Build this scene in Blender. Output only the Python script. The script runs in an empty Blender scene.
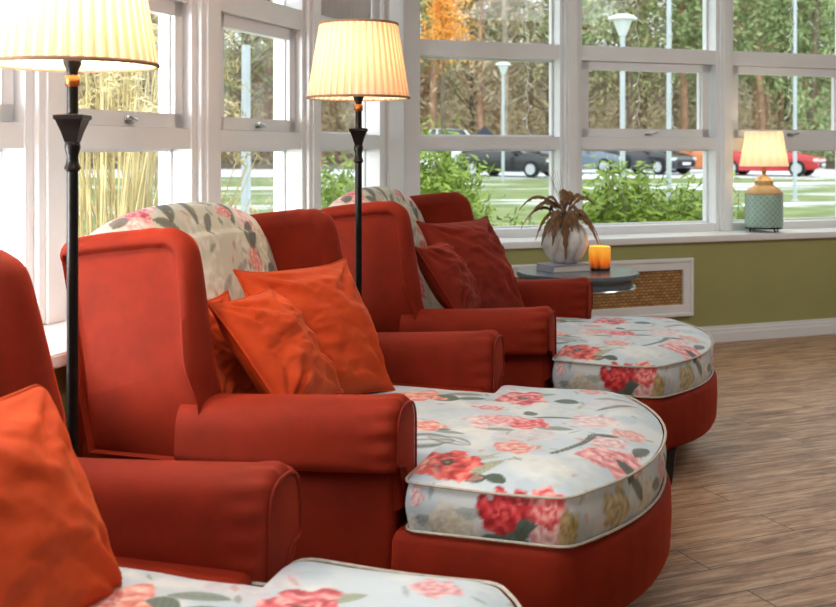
import bpy, bmesh, math, random
import numpy as np
from mathutils import Vector, Matrix
random.seed(7)
SC = bpy.context.scene
COL = SC.collection

def lin(c):
    out = []
    for v in c:
        v = v / 255.0
        out.append(v / 12.92 if v <= 0.04045 else ((v + 0.055) / 1.055) ** 2.4)
    return tuple(out)

# ------------------------------------------------------------------ camera
FPX = 1080.0
HCAM = 1.25
cam_d = bpy.data.cameras.new('camera')
cam = bpy.data.objects.new('camera', cam_d)
COL.objects.link(cam)
cam.location = (0, 0, HCAM)
cam.rotation_euler = (math.radians(90), 0, 0)
cam_d.sensor_fit = 'HORIZONTAL'
cam_d.sensor_width = 36.0
cam_d.lens = 36.0 * FPX / 836.0
cam_d.shift_y = -(303.5 - 150.0) / 836.0
cam_d.clip_start = 0.05
cam_d.clip_end = 400
cam_d.dof.use_dof = True
cam_d.dof.focus_distance = 3.4
cam_d.dof.aperture_fstop = 5.6
SC.camera = cam

# ------------------------------------------------------------------ world: flat overcast sky
world = bpy.data.worlds.new('overcast_sky')
SC.world = world
world.use_nodes = True
bg = world.node_tree.nodes['Background']
bg.inputs['Color'].default_value = (0.90, 0.96, 1.0, 1)
bg.inputs['Strength'].default_value = 2.15

def area_light(name, loc, target, sx, sy, power, color):
    d = bpy.data.lights.new(name, 'AREA')
    d.shape = 'RECTANGLE'; d.size = sx; d.size_y = sy
    d.energy = power; d.color = color
    o = bpy.data.objects.new(name, d)
    COL.objects.link(o)
    o.location = loc
    o.rotation_euler = (Vector(target) - Vector(loc)).to_track_quat('-Z', 'Y').to_euler()
    return o
# added soft fill behind the camera, with no window there
area_light('rear_window_light', (-1.2, -1.7, 2.2), (-0.2, 3.2, 0.8), 1.6, 1.0, 4, (0.97, 0.98, 1.0))
# added overhead fill aimed at the nearest chair and its pillow
area_light('ceiling_light', (1.1, 0.4, 2.6), (-0.6, 1.9, 0.6), 0.8, 0.8, 4, (1.0, 0.96, 0.92))
area_light('window_daylight', (-2.7, 1.75, 1.30), (-0.5, 2.75, 0.80), 1.8, 0.9, 260, (0.96, 0.98, 1.0))  # added key light outside the left windows, on top of the sky
area_light('ceiling_light', (3.4, 5.0, 2.74), (3.2, 5.6, 0.0), 1.6, 1.6, 46, (0.98, 0.98, 1.0))  # added overhead fill for the floor and back wall
area_light('ceiling_light', (-0.2, 1.6, 2.74), (-0.2, 1.6, 0.0), 1.0, 1.0, 17, (0.98, 0.98, 1.0))  # added overhead fill above the nearest chair

SC.view_settings.view_transform = 'Standard'
SC.view_settings.look = 'None'
SC.view_settings.gamma = 1.0
SC.view_settings.exposure = 0.15
SC.view_settings.use_curve_mapping = False
SC.cycles.use_denoising = True
SC.cycles.max_bounces = 10
SC.cycles.transparent_max_bounces = 24

# ------------------------------------------------------------------ materials
def mat(name):
    m = bpy.data.materials.new(name)
    m.use_nodes = True
    nt = m.node_tree
    return m, nt, nt.nodes['Principled BSDF']

def node(nt, typ, **kw):
    n = nt.nodes.new(typ)
    for k, v in kw.items():
        if k.startswith('i_'):
            n.inputs[k[2:].replace('_', ' ')].default_value = v
        else:
            setattr(n, k, v)
    return n

def simple(name, rgb, rough=0.5, metal=0.0, var=0.06, scale=18.0, bump=0.0, spec=0.5):
    """colour with slight noise variation"""
    m, nt, b = mat(name)
    tc = node(nt, 'ShaderNodeTexCoord')
    nz = node(nt, 'ShaderNodeTexNoise'); nz.inputs['Scale'].default_value = scale; nz.inputs['Detail'].default_value = 4
    nt.links.new(tc.outputs['Object'], nz.inputs['Vector'])
    rp = node(nt, 'ShaderNodeValToRGB')
    c = lin(rgb)
    rp.color_ramp.elements[0].position = 0.3
    rp.color_ramp.elements[1].position = 0.7
    rp.color_ramp.elements[0].color = tuple(max(0, v * (1 - var)) for v in c) + (1,)
    rp.color_ramp.elements[1].color = tuple(min(1, v * (1 + var)) for v in c) + (1,)
    nt.links.new(nz.outputs['Fac'], rp.inputs['Fac'])
    nt.links.new(rp.outputs['Color'], b.inputs['Base Color'])
    b.inputs['Roughness'].default_value = rough
    b.inputs['Metallic'].default_value = metal
    b.inputs['Specular IOR Level'].default_value = spec
    if bump:
        bp = node(nt, 'ShaderNodeBump'); bp.inputs['Strength'].default_value = bump; bp.inputs['Distance'].default_value = 0.01
        nt.links.new(nz.outputs['Fac'], bp.inputs['Height'])
        nt.links.new(bp.outputs['Normal'], b.inputs['Normal'])
    return m

def velvet(name, rgb, sheen_rgb, sheen=0.6):
    m, nt, b = mat(name)
    tc = node(nt, 'ShaderNodeTexCoord')
    n1 = node(nt, 'ShaderNodeTexNoise'); n1.inputs['Scale'].default_value = 6; n1.inputs['Detail'].default_value = 6; n1.inputs['Roughness'].default_value = 0.65
    n2 = node(nt, 'ShaderNodeTexNoise'); n2.inputs['Scale'].default_value = 420; n2.inputs['Detail'].default_value = 2
    nt.links.new(tc.outputs['Object'], n1.inputs['Vector'])
    nt.links.new(tc.outputs['Object'], n2.inputs['Vector'])
    rp = node(nt, 'ShaderNodeValToRGB')
    c = lin(rgb)
    rp.color_ramp.elements[0].position = 0.32; rp.color_ramp.elements[1].position = 0.72
    rp.color_ramp.elements[0].color = tuple(v * 0.80 for v in c) + (1,)
    rp.color_ramp.elements[1].color = tuple(min(1, v * 1.18) for v in c) + (1,)
    nt.links.new(n1.outputs['Fac'], rp.inputs['Fac'])
    nt.links.new(rp.outputs['Color'], b.inputs['Base Color'])
    b.inputs['Roughness'].default_value = 0.75
    b.inputs['Specular IOR Level'].default_value = 0.2
    b.inputs['Sheen Weight'].default_value = sheen
    b.inputs['Sheen Roughness'].default_value = 0.35
    b.inputs['Sheen Tint'].default_value = lin(sheen_rgb) + (1,)
    bp = node(nt, 'ShaderNodeBump'); bp.inputs['Strength'].default_value = 0.25; bp.inputs['Distance'].default_value = 0.002
    nt.links.new(n2.outputs['Fac'], bp.inputs['Height'])
    nt.links.new(bp.outputs['Normal'], b.inputs['Normal'])
    return m

M = {}
M['velvet'] = velvet('russet_velvet', (134, 35, 12), (255, 84, 34), 0.4)
M['pillow'] = velvet('orange_velvet', (198, 70, 28), (255, 140, 80), 0.5)
M['pillow_dark'] = velvet('rust_velvet', (128, 36, 20), (255, 110, 70), 0.4)
M['white_paint'] = simple('white_gloss_paint', (240, 241, 243), 0.35, 0, 0.02, 5)
M['sill_paint'] = simple('sill_paint', (244, 244, 244), 0.3, 0, 0.02, 4)
M['green_wall'] = simple('olive_wall_paint', (164, 163, 106), 0.7, 0, 0.05, 3)
M['wall_white'] = simple('wall_white_paint', (232, 229, 222), 0.8, 0, 0.03, 3)
M['wall_taupe'] = simple('wall_taupe_paint', (128, 118, 100), 0.8, 0, 0.03, 3)  # unseen walls toned darker to cut bounce light
M['black_metal'] = simple('dark_bronze_metal', (34, 32, 31), 0.35, 0.6, 0.2, 30)
M['bronze'] = simple('rubbed_bronze', (150, 92, 48), 0.3, 0.8, 0.15, 30)
M['chrome'] = simple('brushed_steel', (190, 190, 190), 0.2, 1.0, 0.03, 10)
M['leg_wood'] = simple('black_stained_wood', (26, 18, 16), 0.35, 0, 0.2, 30)
M['table_black'] = simple('black_lacquer_table', (98, 110, 122), 0.22, 0, 0.1, 10, spec=0.8)  # black lacquer lifted to blue-grey, sky reflection put into the base colour
M['silver_trim'] = simple('silver_rim', (170, 172, 172), 0.2, 1.0, 0.05, 10)
M['piping'] = simple('cream_piping_cord', (192, 184, 170), 0.7, 0, 0.15, 60)
M['pipe_velvet'] = velvet('russet_piping', (130, 36, 20), (255, 130, 80), 0.4)

def set_color_attr(name, attr):
    m, nt, b = mat(name)
    a = node(nt, 'ShaderNodeAttribute'); a.attribute_name = attr
    tc = node(nt, 'ShaderNodeTexCoord')
    nz = node(nt, 'ShaderNodeTexNoise'); nz.inputs['Scale'].default_value = 350; nz.inputs['Detail'].default_value = 2
    nt.links.new(tc.outputs['Object'], nz.inputs['Vector'])
    bp = node(nt, 'ShaderNodeBump'); bp.inputs['Strength'].default_value = 0.2; bp.inputs['Distance'].default_value = 0.002
    n2 = node(nt, 'ShaderNodeTexNoise'); n2.inputs['Scale'].default_value = 9; n2.inputs['Detail'].default_value = 5
    nt.links.new(tc.outputs['Object'], n2.inputs['Vector'])
    b2 = node(nt, 'ShaderNodeBump'); b2.inputs['Strength'].default_value = 0.35; b2.inputs['Distance'].default_value = 0.02
    nt.links.new(nz.outputs['Fac'], bp.inputs['Height'])
    nt.links.new(n2.outputs['Fac'], b2.inputs['Height'])
    nt.links.new(b2.outputs['Normal'], bp.inputs['Normal'])
    nt.links.new(bp.outputs['Normal'], b.inputs['Normal'])
    nt.links.new(a.outputs['Color'], b.inputs['Base Color'])
    b.inputs['Roughness'].default_value = 0.6
    b.inputs['Sheen Weight'].default_value = 0.1
    return m
M['floral'] = set_color_attr('floral_print_cotton', 'print')

def glass_mat():
    m, nt, b = mat('window_glass')
    out = nt.nodes['Material Output']
    nt.nodes.remove(b)
    tr = node(nt, 'ShaderNodeBsdfTransparent'); tr.inputs['Color'].default_value = (0.97, 0.985, 0.98, 1)
    gl = node(nt, 'ShaderNodeBsdfGlossy'); gl.inputs['Roughness'].default_value = 0.01
    fr = node(nt, 'ShaderNodeFresnel'); fr.inputs['IOR'].default_value = 1.45
    ge = node(nt, 'ShaderNodeNewGeometry')
    io = node(nt, 'ShaderNodeMapRange'); io.inputs['To Min'].default_value = 1.4; io.inputs['To Max'].default_value = 1 / 1.4
    nt.links.new(ge.outputs['Backfacing'], io.inputs['Value']); nt.links.new(io.outputs['Result'], fr.inputs['IOR'])
    hf = node(nt, 'ShaderNodeMath', operation='MULTIPLY'); hf.inputs[1].default_value = 0.5
    nt.links.new(fr.outputs['Fac'], hf.inputs[0])
    mx = node(nt, 'ShaderNodeMixShader')
    nt.links.new(hf.outputs[0], mx.inputs['Fac'])
    nt.links.new(tr.outputs['BSDF'], mx.inputs[1])
    nt.links.new(gl.outputs['BSDF'], mx.inputs[2])
    nt.links.new(mx.outputs['Shader'], out.inputs['Surface'])
    return m
M['glass'] = glass_mat()

def shade_mat(name, warm):
    """pleated fabric that lets the bulb shine through; the folds are doubled cloth"""
    m, nt, b = mat(name)
    out = nt.nodes['Material Output']
    nt.nodes.remove(b)
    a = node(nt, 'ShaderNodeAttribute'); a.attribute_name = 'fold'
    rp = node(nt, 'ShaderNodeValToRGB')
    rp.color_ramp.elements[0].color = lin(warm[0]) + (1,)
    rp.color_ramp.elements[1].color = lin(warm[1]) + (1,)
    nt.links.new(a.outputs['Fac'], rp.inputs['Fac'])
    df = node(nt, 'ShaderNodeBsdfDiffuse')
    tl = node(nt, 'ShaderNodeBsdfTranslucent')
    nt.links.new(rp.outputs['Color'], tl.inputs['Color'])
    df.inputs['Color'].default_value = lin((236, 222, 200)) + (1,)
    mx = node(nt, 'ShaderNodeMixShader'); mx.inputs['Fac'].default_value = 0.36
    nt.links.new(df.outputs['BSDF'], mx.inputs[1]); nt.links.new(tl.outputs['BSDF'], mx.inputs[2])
    nt.links.new(mx.outputs['Shader'], out.inputs['Surface'])
    return m
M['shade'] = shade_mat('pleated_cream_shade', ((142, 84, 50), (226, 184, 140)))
M['shade_small'] = shade_mat('plain_cream_shade', ((236, 212, 170), (255, 240, 216)))

def emit_mat(name, rgb, strength):
    m, nt, b = mat(name)
    b.inputs['Base Color'].default_value = lin(rgb) + (1,)
    b.inputs['Emission Color'].default_value = lin(rgb) + (1,)
    b.inputs['Emission Strength'].default_value = strength
    return m
M['bulb'] = emit_mat('lit_bulb', (255, 225, 170), 14)

def floor_mat():
    m, nt, b = mat('weathered_oak_planks')
    tc = node(nt, 'ShaderNodeTexCoord')
    mp = node(nt, 'ShaderNodeMapping'); mp.inputs['Rotation'].default_value = (0, 0, -math.radians(22.5))
    nt.links.new(tc.outputs['Object'], mp.inputs['Vector'])
    br = node(nt, 'ShaderNodeTexBrick')
    br.inputs['Scale'].default_value = 1.0
    br.inputs['Brick Width'].default_value = 1.25
    br.inputs['Row Height'].default_value = 0.165
    br.inputs['Mortar Size'].default_value = 0.0022
    br.inputs['Mortar Smooth'].default_value = 0.2
    br.inputs['Bias'].default_value = 0.0
    br.offset = 0.37
    br.inputs['Color1'].default_value = (0.15, 0.15, 0.15, 1)
    br.inputs['Color2'].default_value = (0.85, 0.85, 0.85, 1)
    br.inputs['Mortar'].default_value = (0, 0, 0, 1)
    nt.links.new(mp.outputs['Vector'], br.inputs['Vector'])
    # grain stretched along the plank, shifted per plank
    sep = node(nt, 'ShaderNodeVectorMath', operation='MULTIPLY'); sep.inputs[1].default_value = (1.6, 16.0, 1.0)
    nt.links.new(mp.outputs['Vector'], sep.inputs[0])
    off = node(nt, 'ShaderNodeVectorMath', operation='MULTIPLY_ADD')
    off.inputs[1].default_value = (7.0, 3.0, 5.0)
    nt.links.new(br.outputs['Color'], off.inputs[0]); nt.links.new(sep.outputs['Vector'], off.inputs[2])
    gr = node(nt, 'ShaderNodeTexNoise'); gr.inputs['Scale'].default_value = 2.2; gr.inputs['Detail'].default_value = 9; gr.inputs['Roughness'].default_value = 0.68; gr.inputs['Distortion'].default_value = 0.8
    nt.links.new(off.outputs['Vector'], gr.inputs['Vector'])
    rp = node(nt, 'ShaderNodeValToRGB')
    e = rp.color_ramp.elements
    e[0].position = 0.28; e[0].color = lin((102, 70, 50)) + (1,)
    e[1].position = 0.72; e[1].color = lin((230, 200, 168)) + (1,)
    k = e.new(0.42); k.color = lin((164, 124, 94)) + (1,)
    k = e.new(0.55); k.color = lin((196, 158, 124)) + (1,)
    nt.links.new(gr.outputs['Fac'], rp.inputs['Fac'])
    kn = node(nt, 'ShaderNodeTexNoise'); kn.inputs['Scale'].default_value = 1.0; kn.inputs['Detail'].default_value = 7; kn.inputs['Roughness'].default_value = .75
    kv = node(nt, 'ShaderNodeVectorMath', operation='MULTIPLY'); kv.inputs[1].default_value = (5.0, 14.0, 1.0)
    nt.links.new(mp.outputs['Vector'], kv.inputs[0]); nt.links.new(kv.outputs['Vector'], kn.inputs['Vector'])
    kr = node(nt, 'ShaderNodeValToRGB')
    kr.color_ramp.elements[0].position = .34; kr.color_ramp.elements[0].color = (.42, .38, .35, 1)
    kr.color_ramp.elements[1].position = .52; kr.color_ramp.elements[1].color = (1, 1, 1, 1)
    nt.links.new(kn.outputs['Fac'], kr.inputs['Fac'])
    km = node(nt, 'ShaderNodeMix', data_type='RGBA', blend_type='MULTIPLY'); km.inputs['Factor'].default_value = .8
    nt.links.new(rp.outputs['Color'], km.inputs[6]); nt.links.new(kr.outputs['Color'], km.inputs[7])
    tint = node(nt, 'ShaderNodeMix', data_type='RGBA', blend_type='MULTIPLY'); tint.inputs['Factor'].default_value = 0.35
    nt.links.new(km.outputs[2], tint.inputs[6])
    sc_ = node(nt, 'ShaderNodeMapRange'); sc_.inputs['To Min'].default_value = 0.65; sc_.inputs['To Max'].default_value = 1.15
    nt.links.new(br.outputs['Color'], sc_.inputs['Value'])
    nt.links.new(sc_.outputs['Result'], tint.inputs[7])
    seam = node(nt, 'ShaderNodeMix', data_type='RGBA'); seam.inputs[7].default_value = lin((52, 38, 30)) + (1,)
    nt.links.new(br.outputs['Fac'], seam.inputs['Factor'])
    nt.links.new(tint.outputs[2], seam.inputs[6])
    nt.links.new(seam.outputs[2], b.inputs['Base Color'])
    rr = node(nt, 'ShaderNodeMapRange'); rr.inputs['To Min'].default_value = 0.55; rr.inputs['To Max'].default_value = 0.36
    nt.links.new(gr.outputs['Fac'], rr.inputs['Value'])
    nt.links.new(rr.outputs['Result'], b.inputs['Roughness'])
    bp = node(nt, 'ShaderNodeBump'); bp.inputs['Strength'].default_value = 0.35; bp.inputs['Distance'].default_value = 0.004
    nt.links.new(gr.outputs['Fac'], bp.inputs['Height'])
    nt.links.new(bp.outputs['Normal'], b.inputs['Normal'])
    return m
M['floor'] = floor_mat()

def rattan_mat():
    m, nt, b = mat('woven_rattan')
    tc = node(nt, 'ShaderNodeTexCoord')
    ck = node(nt, 'ShaderNodeTexBrick')
    ck.inputs['Scale'].default_value = 1.0
    ck.inputs['Brick Width'].default_value = 0.034; ck.inputs['Row Height'].default_value = 0.019
    ck.inputs['Mortar Size'].default_value = 0.0016
    ck.inputs['Color1'].default_value = lin((160, 116, 66)) + (1,)
    ck.inputs['Color2'].default_value = lin((196, 152, 96)) + (1,)
    ck.inputs['Mortar'].default_value = lin((62, 38, 20)) + (1,)
    mp = node(nt, 'ShaderNodeMapping'); mp.inputs['Rotation'].default_value = (math.radians(-90), 0, 0)
    nt.links.new(tc.outputs['Object'], mp.inputs['Vector'])
    nt.links.new(mp.outputs['Vector'], ck.inputs['Vector'])
    nt.links.new(ck.outputs['Color'], b.inputs['Base Color'])
    b.inputs['Roughness'].default_value = 0.6
    return m
M['rattan'] = rattan_mat()

# ------------------------------------------------------------------ helpers
def tag(o, label=None, cat=None, group=None, kind=None):
    if label: o['label'] = label
    if cat: o['category'] = cat
    if group: o['group'] = group
    if kind: o['kind'] = kind
    return o

def empty(name, loc, rz=0.0, label=None, cat=None, group=None):
    o = bpy.data.objects.new(name, None)
    o.empty_display_size = 0.1
    COL.objects.link(o)
    o.location = loc
    o.rotation_euler = (0, 0, rz)
    return tag(o, label, cat, group)

def obj(name, verts, faces, m, parent=None, smooth=True, attr=None, tri=False, loc=None):
    me = bpy.data.meshes.new(name)
    me.from_pydata([tuple(v) for v in verts], [], [tuple(f) for f in faces])
    bm = bmesh.new(); bm.from_mesh(me)
    if tri:
        bmesh.ops.triangulate(bm, faces=[f for f in bm.faces if len(f.verts) > 4])
    bmesh.ops.recalc_face_normals(bm, faces=bm.faces)
    bm.to_mesh(me); bm.free()
    if smooth:
        me.shade_smooth()
        try:
            me.set_sharp_from_angle(angle=math.radians(50))
        except Exception:
            pass
    if attr is not None:
        nm, arr = attr
        if arr.ndim == 2:
            a = me.color_attributes.new(nm, 'FLOAT_COLOR', 'POINT')
            full = np.ones((len(me.vertices), 4), dtype=np.float32); full[:, :3] = arr
            a.data.foreach_set('color', full.ravel())
        else:
            a = me.attributes.new(nm, 'FLOAT', 'POINT')
            a.data.foreach_set('value', arr.astype(np.float32))
    me.materials.append(m)
    o = bpy.data.objects.new(name, me)
    COL.objects.link(o)
    if parent is not None: o.parent = parent
    if loc is not None: o.location = loc
    return o

class MB:
    """collects shapes into one mesh"""
    def __init__(s): s.v = []; s.f = []
    def add(s, vs, fs):
        n = len(s.v)
        s.v += [tuple(v) for v in vs]
        s.f += [tuple(i + n for i in f) for f in fs]
        return s
    def box(s, x0, x1, y0, y1, z0, z1, fn=None):
        vs = [(x, y, z) for z in (z0, z1) for y in (y0, y1) for x in (x0, x1)]
        if fn: vs = [fn(*v) for v in vs]
        return s.add(vs, [(0, 2, 3, 1), (4, 5, 7, 6), (0, 1, 5, 4), (2, 6, 7, 3), (0, 4, 6, 2), (1, 3, 7, 5)])
    def cbox(s, x0, x1, y0, y1, z0, z1, c, fn=None):
        """box with chamfered edges"""
        bm = bmesh.new()
        bmesh.ops.create_cube(bm, size=1)
        for v in bm.verts:
            v.co = Vector((x0 + (v.co.x + .5) * (x1 - x0), y0 + (v.co.y + .5) * (y1 - y0), z0 + (v.co.z + .5) * (z1 - z0)))
        bmesh.ops.bevel(bm, geom=bm.edges[:], offset=c, segments=2, affect='EDGES', profile=0.5)
        bm.verts.index_update()
        vs = [tuple(v.co) for v in bm.verts]
        if fn: vs = [fn(*v) for v in vs]
        fs = [[v.index for v in f.verts] for f in bm.faces]
        bm.free()
        return s.add(vs, fs)
    def lathe(s, prof, seg=40, c=(0, 0), sq=None, mod=None):
        vs = []; fs = []
        for (r, z) in prof:
            for k in range(seg):
                a = 2 * math.pi * k / seg
                rr = r * (mod(a, z) if mod else 1.0)
                vs.append((c[0] + rr * math.cos(a), c[1] + rr * math.sin(a), z))
        for i in range(len(prof) - 1):
            for k in range(seg):
                k2 = (k + 1) % seg
                fs.append((i * seg + k, i * seg + k2, (i + 1) * seg + k2, (i + 1) * seg + k))
        if prof[0][0] > 1e-5: fs.append(tuple(range(seg))[::-1])
        if prof[-1][0] > 1e-5: fs.append(tuple((len(prof) - 1) * seg + k for k in range(seg)))
        return s.add(vs, fs)
    def tube(s, path, r, seg=8, closed=False, caps=True):
        P = [Vector(p) for p in path]; n = len(P)
        rs = r if isinstance(r, (list, tuple)) else [r] * n
        vs = []; fs = []
        up = None
        for i in range(n):
            a = P[(i - 1) % n] if (closed or i > 0) else P[i]
            b = P[(i + 1) % n] if (closed or i < n - 1) else P[i]
            t = (b - a).normalized()
            if up is None:
                up = Vector((0, 0, 1)) if abs(t.z) < 0.9 else Vector((1, 0, 0))
            side = t.cross(up)
            if side.length < 1e-6: side = t.orthogonal()
            side.normalize(); up2 = side.cross(t).normalized(); up = up2
            for k in range(seg):
                an = 2 * math.pi * k / seg
                vs.append(P[i] + (side * math.cos(an) + up2 * math.sin(an)) * rs[i])
        m = n if closed else n - 1
        for i in range(m):
            j = (i + 1) % n
            for k in range(seg):
                k2 = (k + 1) % seg
                fs.append((i * seg + k, i * seg + k2, j * seg + k2, j * seg + k))
        if not closed and caps:
            fs.append(tuple(range(seg))[::-1]); fs.append(tuple((n - 1) * seg + k for k in range(seg)))
        return s.add(vs, fs)
    def rings(s, rings, cap0=True, cap1=True):
        n = len(rings[0]); vs = [p for r in rings for p in r]; fs = []
        for i in range(len(rings) - 1):
            for k in range(n):
                k2 = (k + 1) % n
                fs.append((i * n + k, i * n + k2, (i + 1) * n + k2, (i + 1) * n + k))
        if cap0: fs.append(tuple(range(n))[::-1])
        if cap1: fs.append(tuple((len(rings) - 1) * n + k for k in range(n)))
        return s.add(vs, fs)
    def build(s, name, m, parent=None, smooth=True, tri=True, loc=None):
        return obj(name, s.v, s.f, m, parent, smooth, None, tri, loc)

def spline(pts, n):
    """Catmull-Rom through pts, n samples"""
    P = [np.array(p, float) for p in pts]
    P = [2 * P[0] - P[1]] + P + [2 * P[-1] - P[-2]]
    out = []
    segs = len(P) - 3
    for j in range(n):
        x = j / (n - 1) * segs
        i = min(int(x), segs - 1); t = x - i
        p0, p1, p2, p3 = P[i:i + 4]
        out.append(0.5 * (2 * p1 + (p2 - p0) * t + (2 * p0 - 5 * p1 + 4 * p2 - p3) * t * t + (3 * p1 - p0 - 3 * p2 + p3) * t ** 3))
    return out

def resample(poly, n):
    """closed polyline to n evenly spaced points"""
    P = np.array(poly + [poly[0]], float)
    d = np.r_[0, np.cumsum(np.linalg.norm(np.diff(P, axis=0), axis=1))]
    t = np.linspace(0, d[-1], n, endpoint=False)
    return np.c_[np.interp(t, d, P[:, 0]), np.interp(t, d, P[:, 1])]

def round_poly(pts, radii, seg=10):
    """closed polygon with rounded corners"""
    out = []; n = len(pts)
    for i in range(n):
        p = Vector(pts[i]); a = Vector(pts[i - 1]); b = Vector(pts[(i + 1) % n]); r = radii[i]
        if r <= 1e-6: out.append(tuple(p)); continue
        da = (a - p).normalized(); db = (b - p).normalized()
        ang = da.angle(db); dist = r / math.tan(ang / 2)
        dist = min(dist, (a - p).length * .49, (b - p).length * .49)
        s0 = p + da * dist; s1 = p + db * dist
        for k in range(seg + 1):
            t = k / seg
            out.append(tuple(s0 * (1 - t) ** 2 + p * 2 * t * (1 - t) + s1 * t * t))
    return out

# ================================================================== the room
C0 = Vector((-0.086, 6.60))
AB = Vector((math.sin(math.radians(69.6)), math.cos(math.radians(69.6))))     # along the back wall
NB = Vector((-AB.y, AB.x))
DL = Vector((math.sin(math.radians(19.5)), math.cos(math.radians(19.5))))     # along the left wall, going away
NL = Vector((-DL.y, DL.x))

def planeB(a, n, z):
    p = C0 + AB * a + NB * n
    return (p.x, p.y, z)
def planeL(a, n, z):
    p = C0 - DL * a + NL * n
    return (p.x, p.y, z)
def corner(nl, nb):
    # point whose offset from the left wall is nl and from the back wall nb
    A = Matrix(((NL.x, NL.y), (NB.x, NB.y)))
    s = A.inverted() @ Vector((nl, nb))
    return C0 + s

def strip(mb, nl0, nl1, nb0, nb1, z0, z1, aL, aB):
    """one L-shaped run along both walls between offsets (n0 room side, n1 outer side), mitred at the corner"""
    i = corner(nl0, nb0); o = corner(nl1, nb1)
    l0 = C0 - DL * aL + NL * nl0; l1 = C0 - DL * aL + NL * nl1
    b0 = C0 + AB * aB + NB * nb0; b1 = C0 + AB * aB + NB * nb1
    q = [l0, i, b0, b1, o, l1]
    vs = [(p.x, p.y, z0) for p in q] + [(p.x, p.y, z1) for p in q]
    mb.add(vs, [(0, 1, 4, 5), (1, 2, 3, 4), (6, 11, 10, 7), (7, 10, 9, 8)] + [(k, (k + 1) % 6, 6 + (k + 1) % 6, 6 + k) for k in range(6)])
    return mb
def wall_run(mb, which, n0, n1, z0, z1, aend, ncl, ncb):
    """straight run on one wall, from the corner mitre to aend"""
    if which == 'L':
        i = corner(n0, ncb[0]); o = corner(n1, ncb[1]); e0 = C0 - DL * aend + NL * n0; e1 = C0 - DL * aend + NL * n1
    else:
        i = corner(ncl[0], n0); o = corner(ncl[1], n1); e0 = C0 + AB * aend + NB * n0; e1 = C0 + AB * aend + NB * n1
    q = [i, e0, e1, o]
    vs = [(p.x, p.y, z0) for p in q] + [(p.x, p.y, z1) for p in q]
    mb.add(vs, [(0, 3, 2, 1), (4, 5, 6, 7), (0, 1, 5, 4), (1, 2, 6, 5), (2, 3, 7, 6), (3, 0, 4, 7)])
    return mb

ZS = 0.695
AEND_L, AEND_B = 8.6, 6.2
NSL, NSB = -0.38, -0.33          # sill front edges
NWL, NWB = -0.35, -0.30          # aprons under the sills
# floor and ceiling follow the two walls and run on behind the camera
def slab(name, z0, z1, m):
    i = corner(0.16, 0.16)
    l = C0 - DL * AEND_L + NL * 0.16
    b = C0 + AB * AEND_B + NB * 0.16
    q = [i, b, Vector((b.x, -1.9)), Vector((l.x, -1.9)), l]
    n = len(q)
    vs = [(p.x, p.y, z0) for p in q] + [(p.x, p.y, z1) for p in q]
    fs = [tuple(range(n))[::-1], tuple(range(n, 2 * n))] + [(k, (k + 1) % n, n + (k + 1) % n, n + k) for k in range(n)]
    return tag(obj(name, vs, fs, m, None, False), kind='structure')
fl = slab('floor', -0.12, 0.0, M['floor']); fl['label'] = 'weathered brown oak plank floor'
ce = slab('ceiling', 2.78, 2.9, M['wall_white']); ce['label'] = 'white ceiling above the window bay'

tag(wall_run(MB(), 'L', NWL, 0.16, 0, 0.655, AEND_L, None, (NWB, 0.16)).build('wall_left', M['green_wall'], None, False), 'olive green low wall under the left windows', kind='structure')
tag(wall_run(MB(), 'B', NWB, 0.16, 0, 0.655, AEND_B, (NWL, 0.16), None).build('wall_back', M['green_wall'], None, False), 'olive green low wall under the back windows', kind='structure')
tag(wall_run(MB(), 'L', 0.0, 0.16, 2.62, 2.78, AEND_L, None, (0.0, 0.16)).build('wall_left', M['wall_white'], None, False), 'white wall strip above the left windows', kind='structure')
tag(wall_run(MB(), 'B', 0.0, 0.16, 2.62, 2.78, AEND_B, (0.0, 0.16), None).build('wall_back', M['wall_white'], None, False), 'white wall strip above the back windows', kind='structure')
wr = MB(); pB = planeB(AEND_B, 0.16, 0); lx = (C0 - DL * AEND_L + NL * .16).x
wr.box(pB[0], pB[0] + .1, -1.9, pB[1], 0, 2.78)
tag(wr.build('wall_right', M['wall_taupe'], None, False), 'white wall to the right, outside the frame', kind='structure')
tag(MB().box(lx, pB[0] + .1, -2.0, -1.9, 0, 2.78).build('wall_rear', M['wall_taupe'], None, False), 'white wall behind the viewer', kind='structure')
# window sills: board with a rounded nose
for which, nm, nfront, lab in (('L', 'trim_1', NSL, 'deep white sill along the left windows'), ('B', 'trim_2', NSB, 'deep white sill along the back windows')):
    s = MB()
    steps = [(0.0, 0.655, 0.690), (-0.006, 0.660, 0.6855)]
    if which == 'L':
        wall_run(s, 'L', NSL + .004, 0.15, 0.6555, ZS, AEND_L, None, (NSB + .004, 0.15))
        wall_run(s, 'L', NSL, NSL + .01, 0.660, ZS - .006, AEND_L, None, (NSB, NSB + .01))
    else:
        wall_run(s, 'B', NSB + .004, 0.15, 0.6555, ZS, AEND_B, (NSL + .004, 0.15), None)
        wall_run(s, 'B', NSB, NSB + .01, 0.660, ZS - .006, AEND_B, (NSL, NSL + .01), None)
    tag(s.build(nm, M['sill_paint'], None, False), lab, kind='structure')
# baseboards with a stepped top
for which, nm in (('L', 'baseboard_left'), ('B', 'baseboard_back')):
    s = MB()
    for th, z0, z1 in ((0.022, 0.0, 0.062), (0.016, 0.062, 0.085), (0.009, 0.085, 0.105)):
        if which == 'L': wall_run(s, 'L', NWL - th, NWL, z0, z1, AEND_L, None, (NWB - th, NWB))
        else: wall_run(s, 'B', NWB - th, NWB, z0, z1, AEND_B, (NWL - th, NWL), None)
    tag(s.build(nm, M['white_paint'], None, False), 'white stepped baseboard under the ' + ('left' if which == 'L' else 'back') + ' windows', kind='structure')

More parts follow.
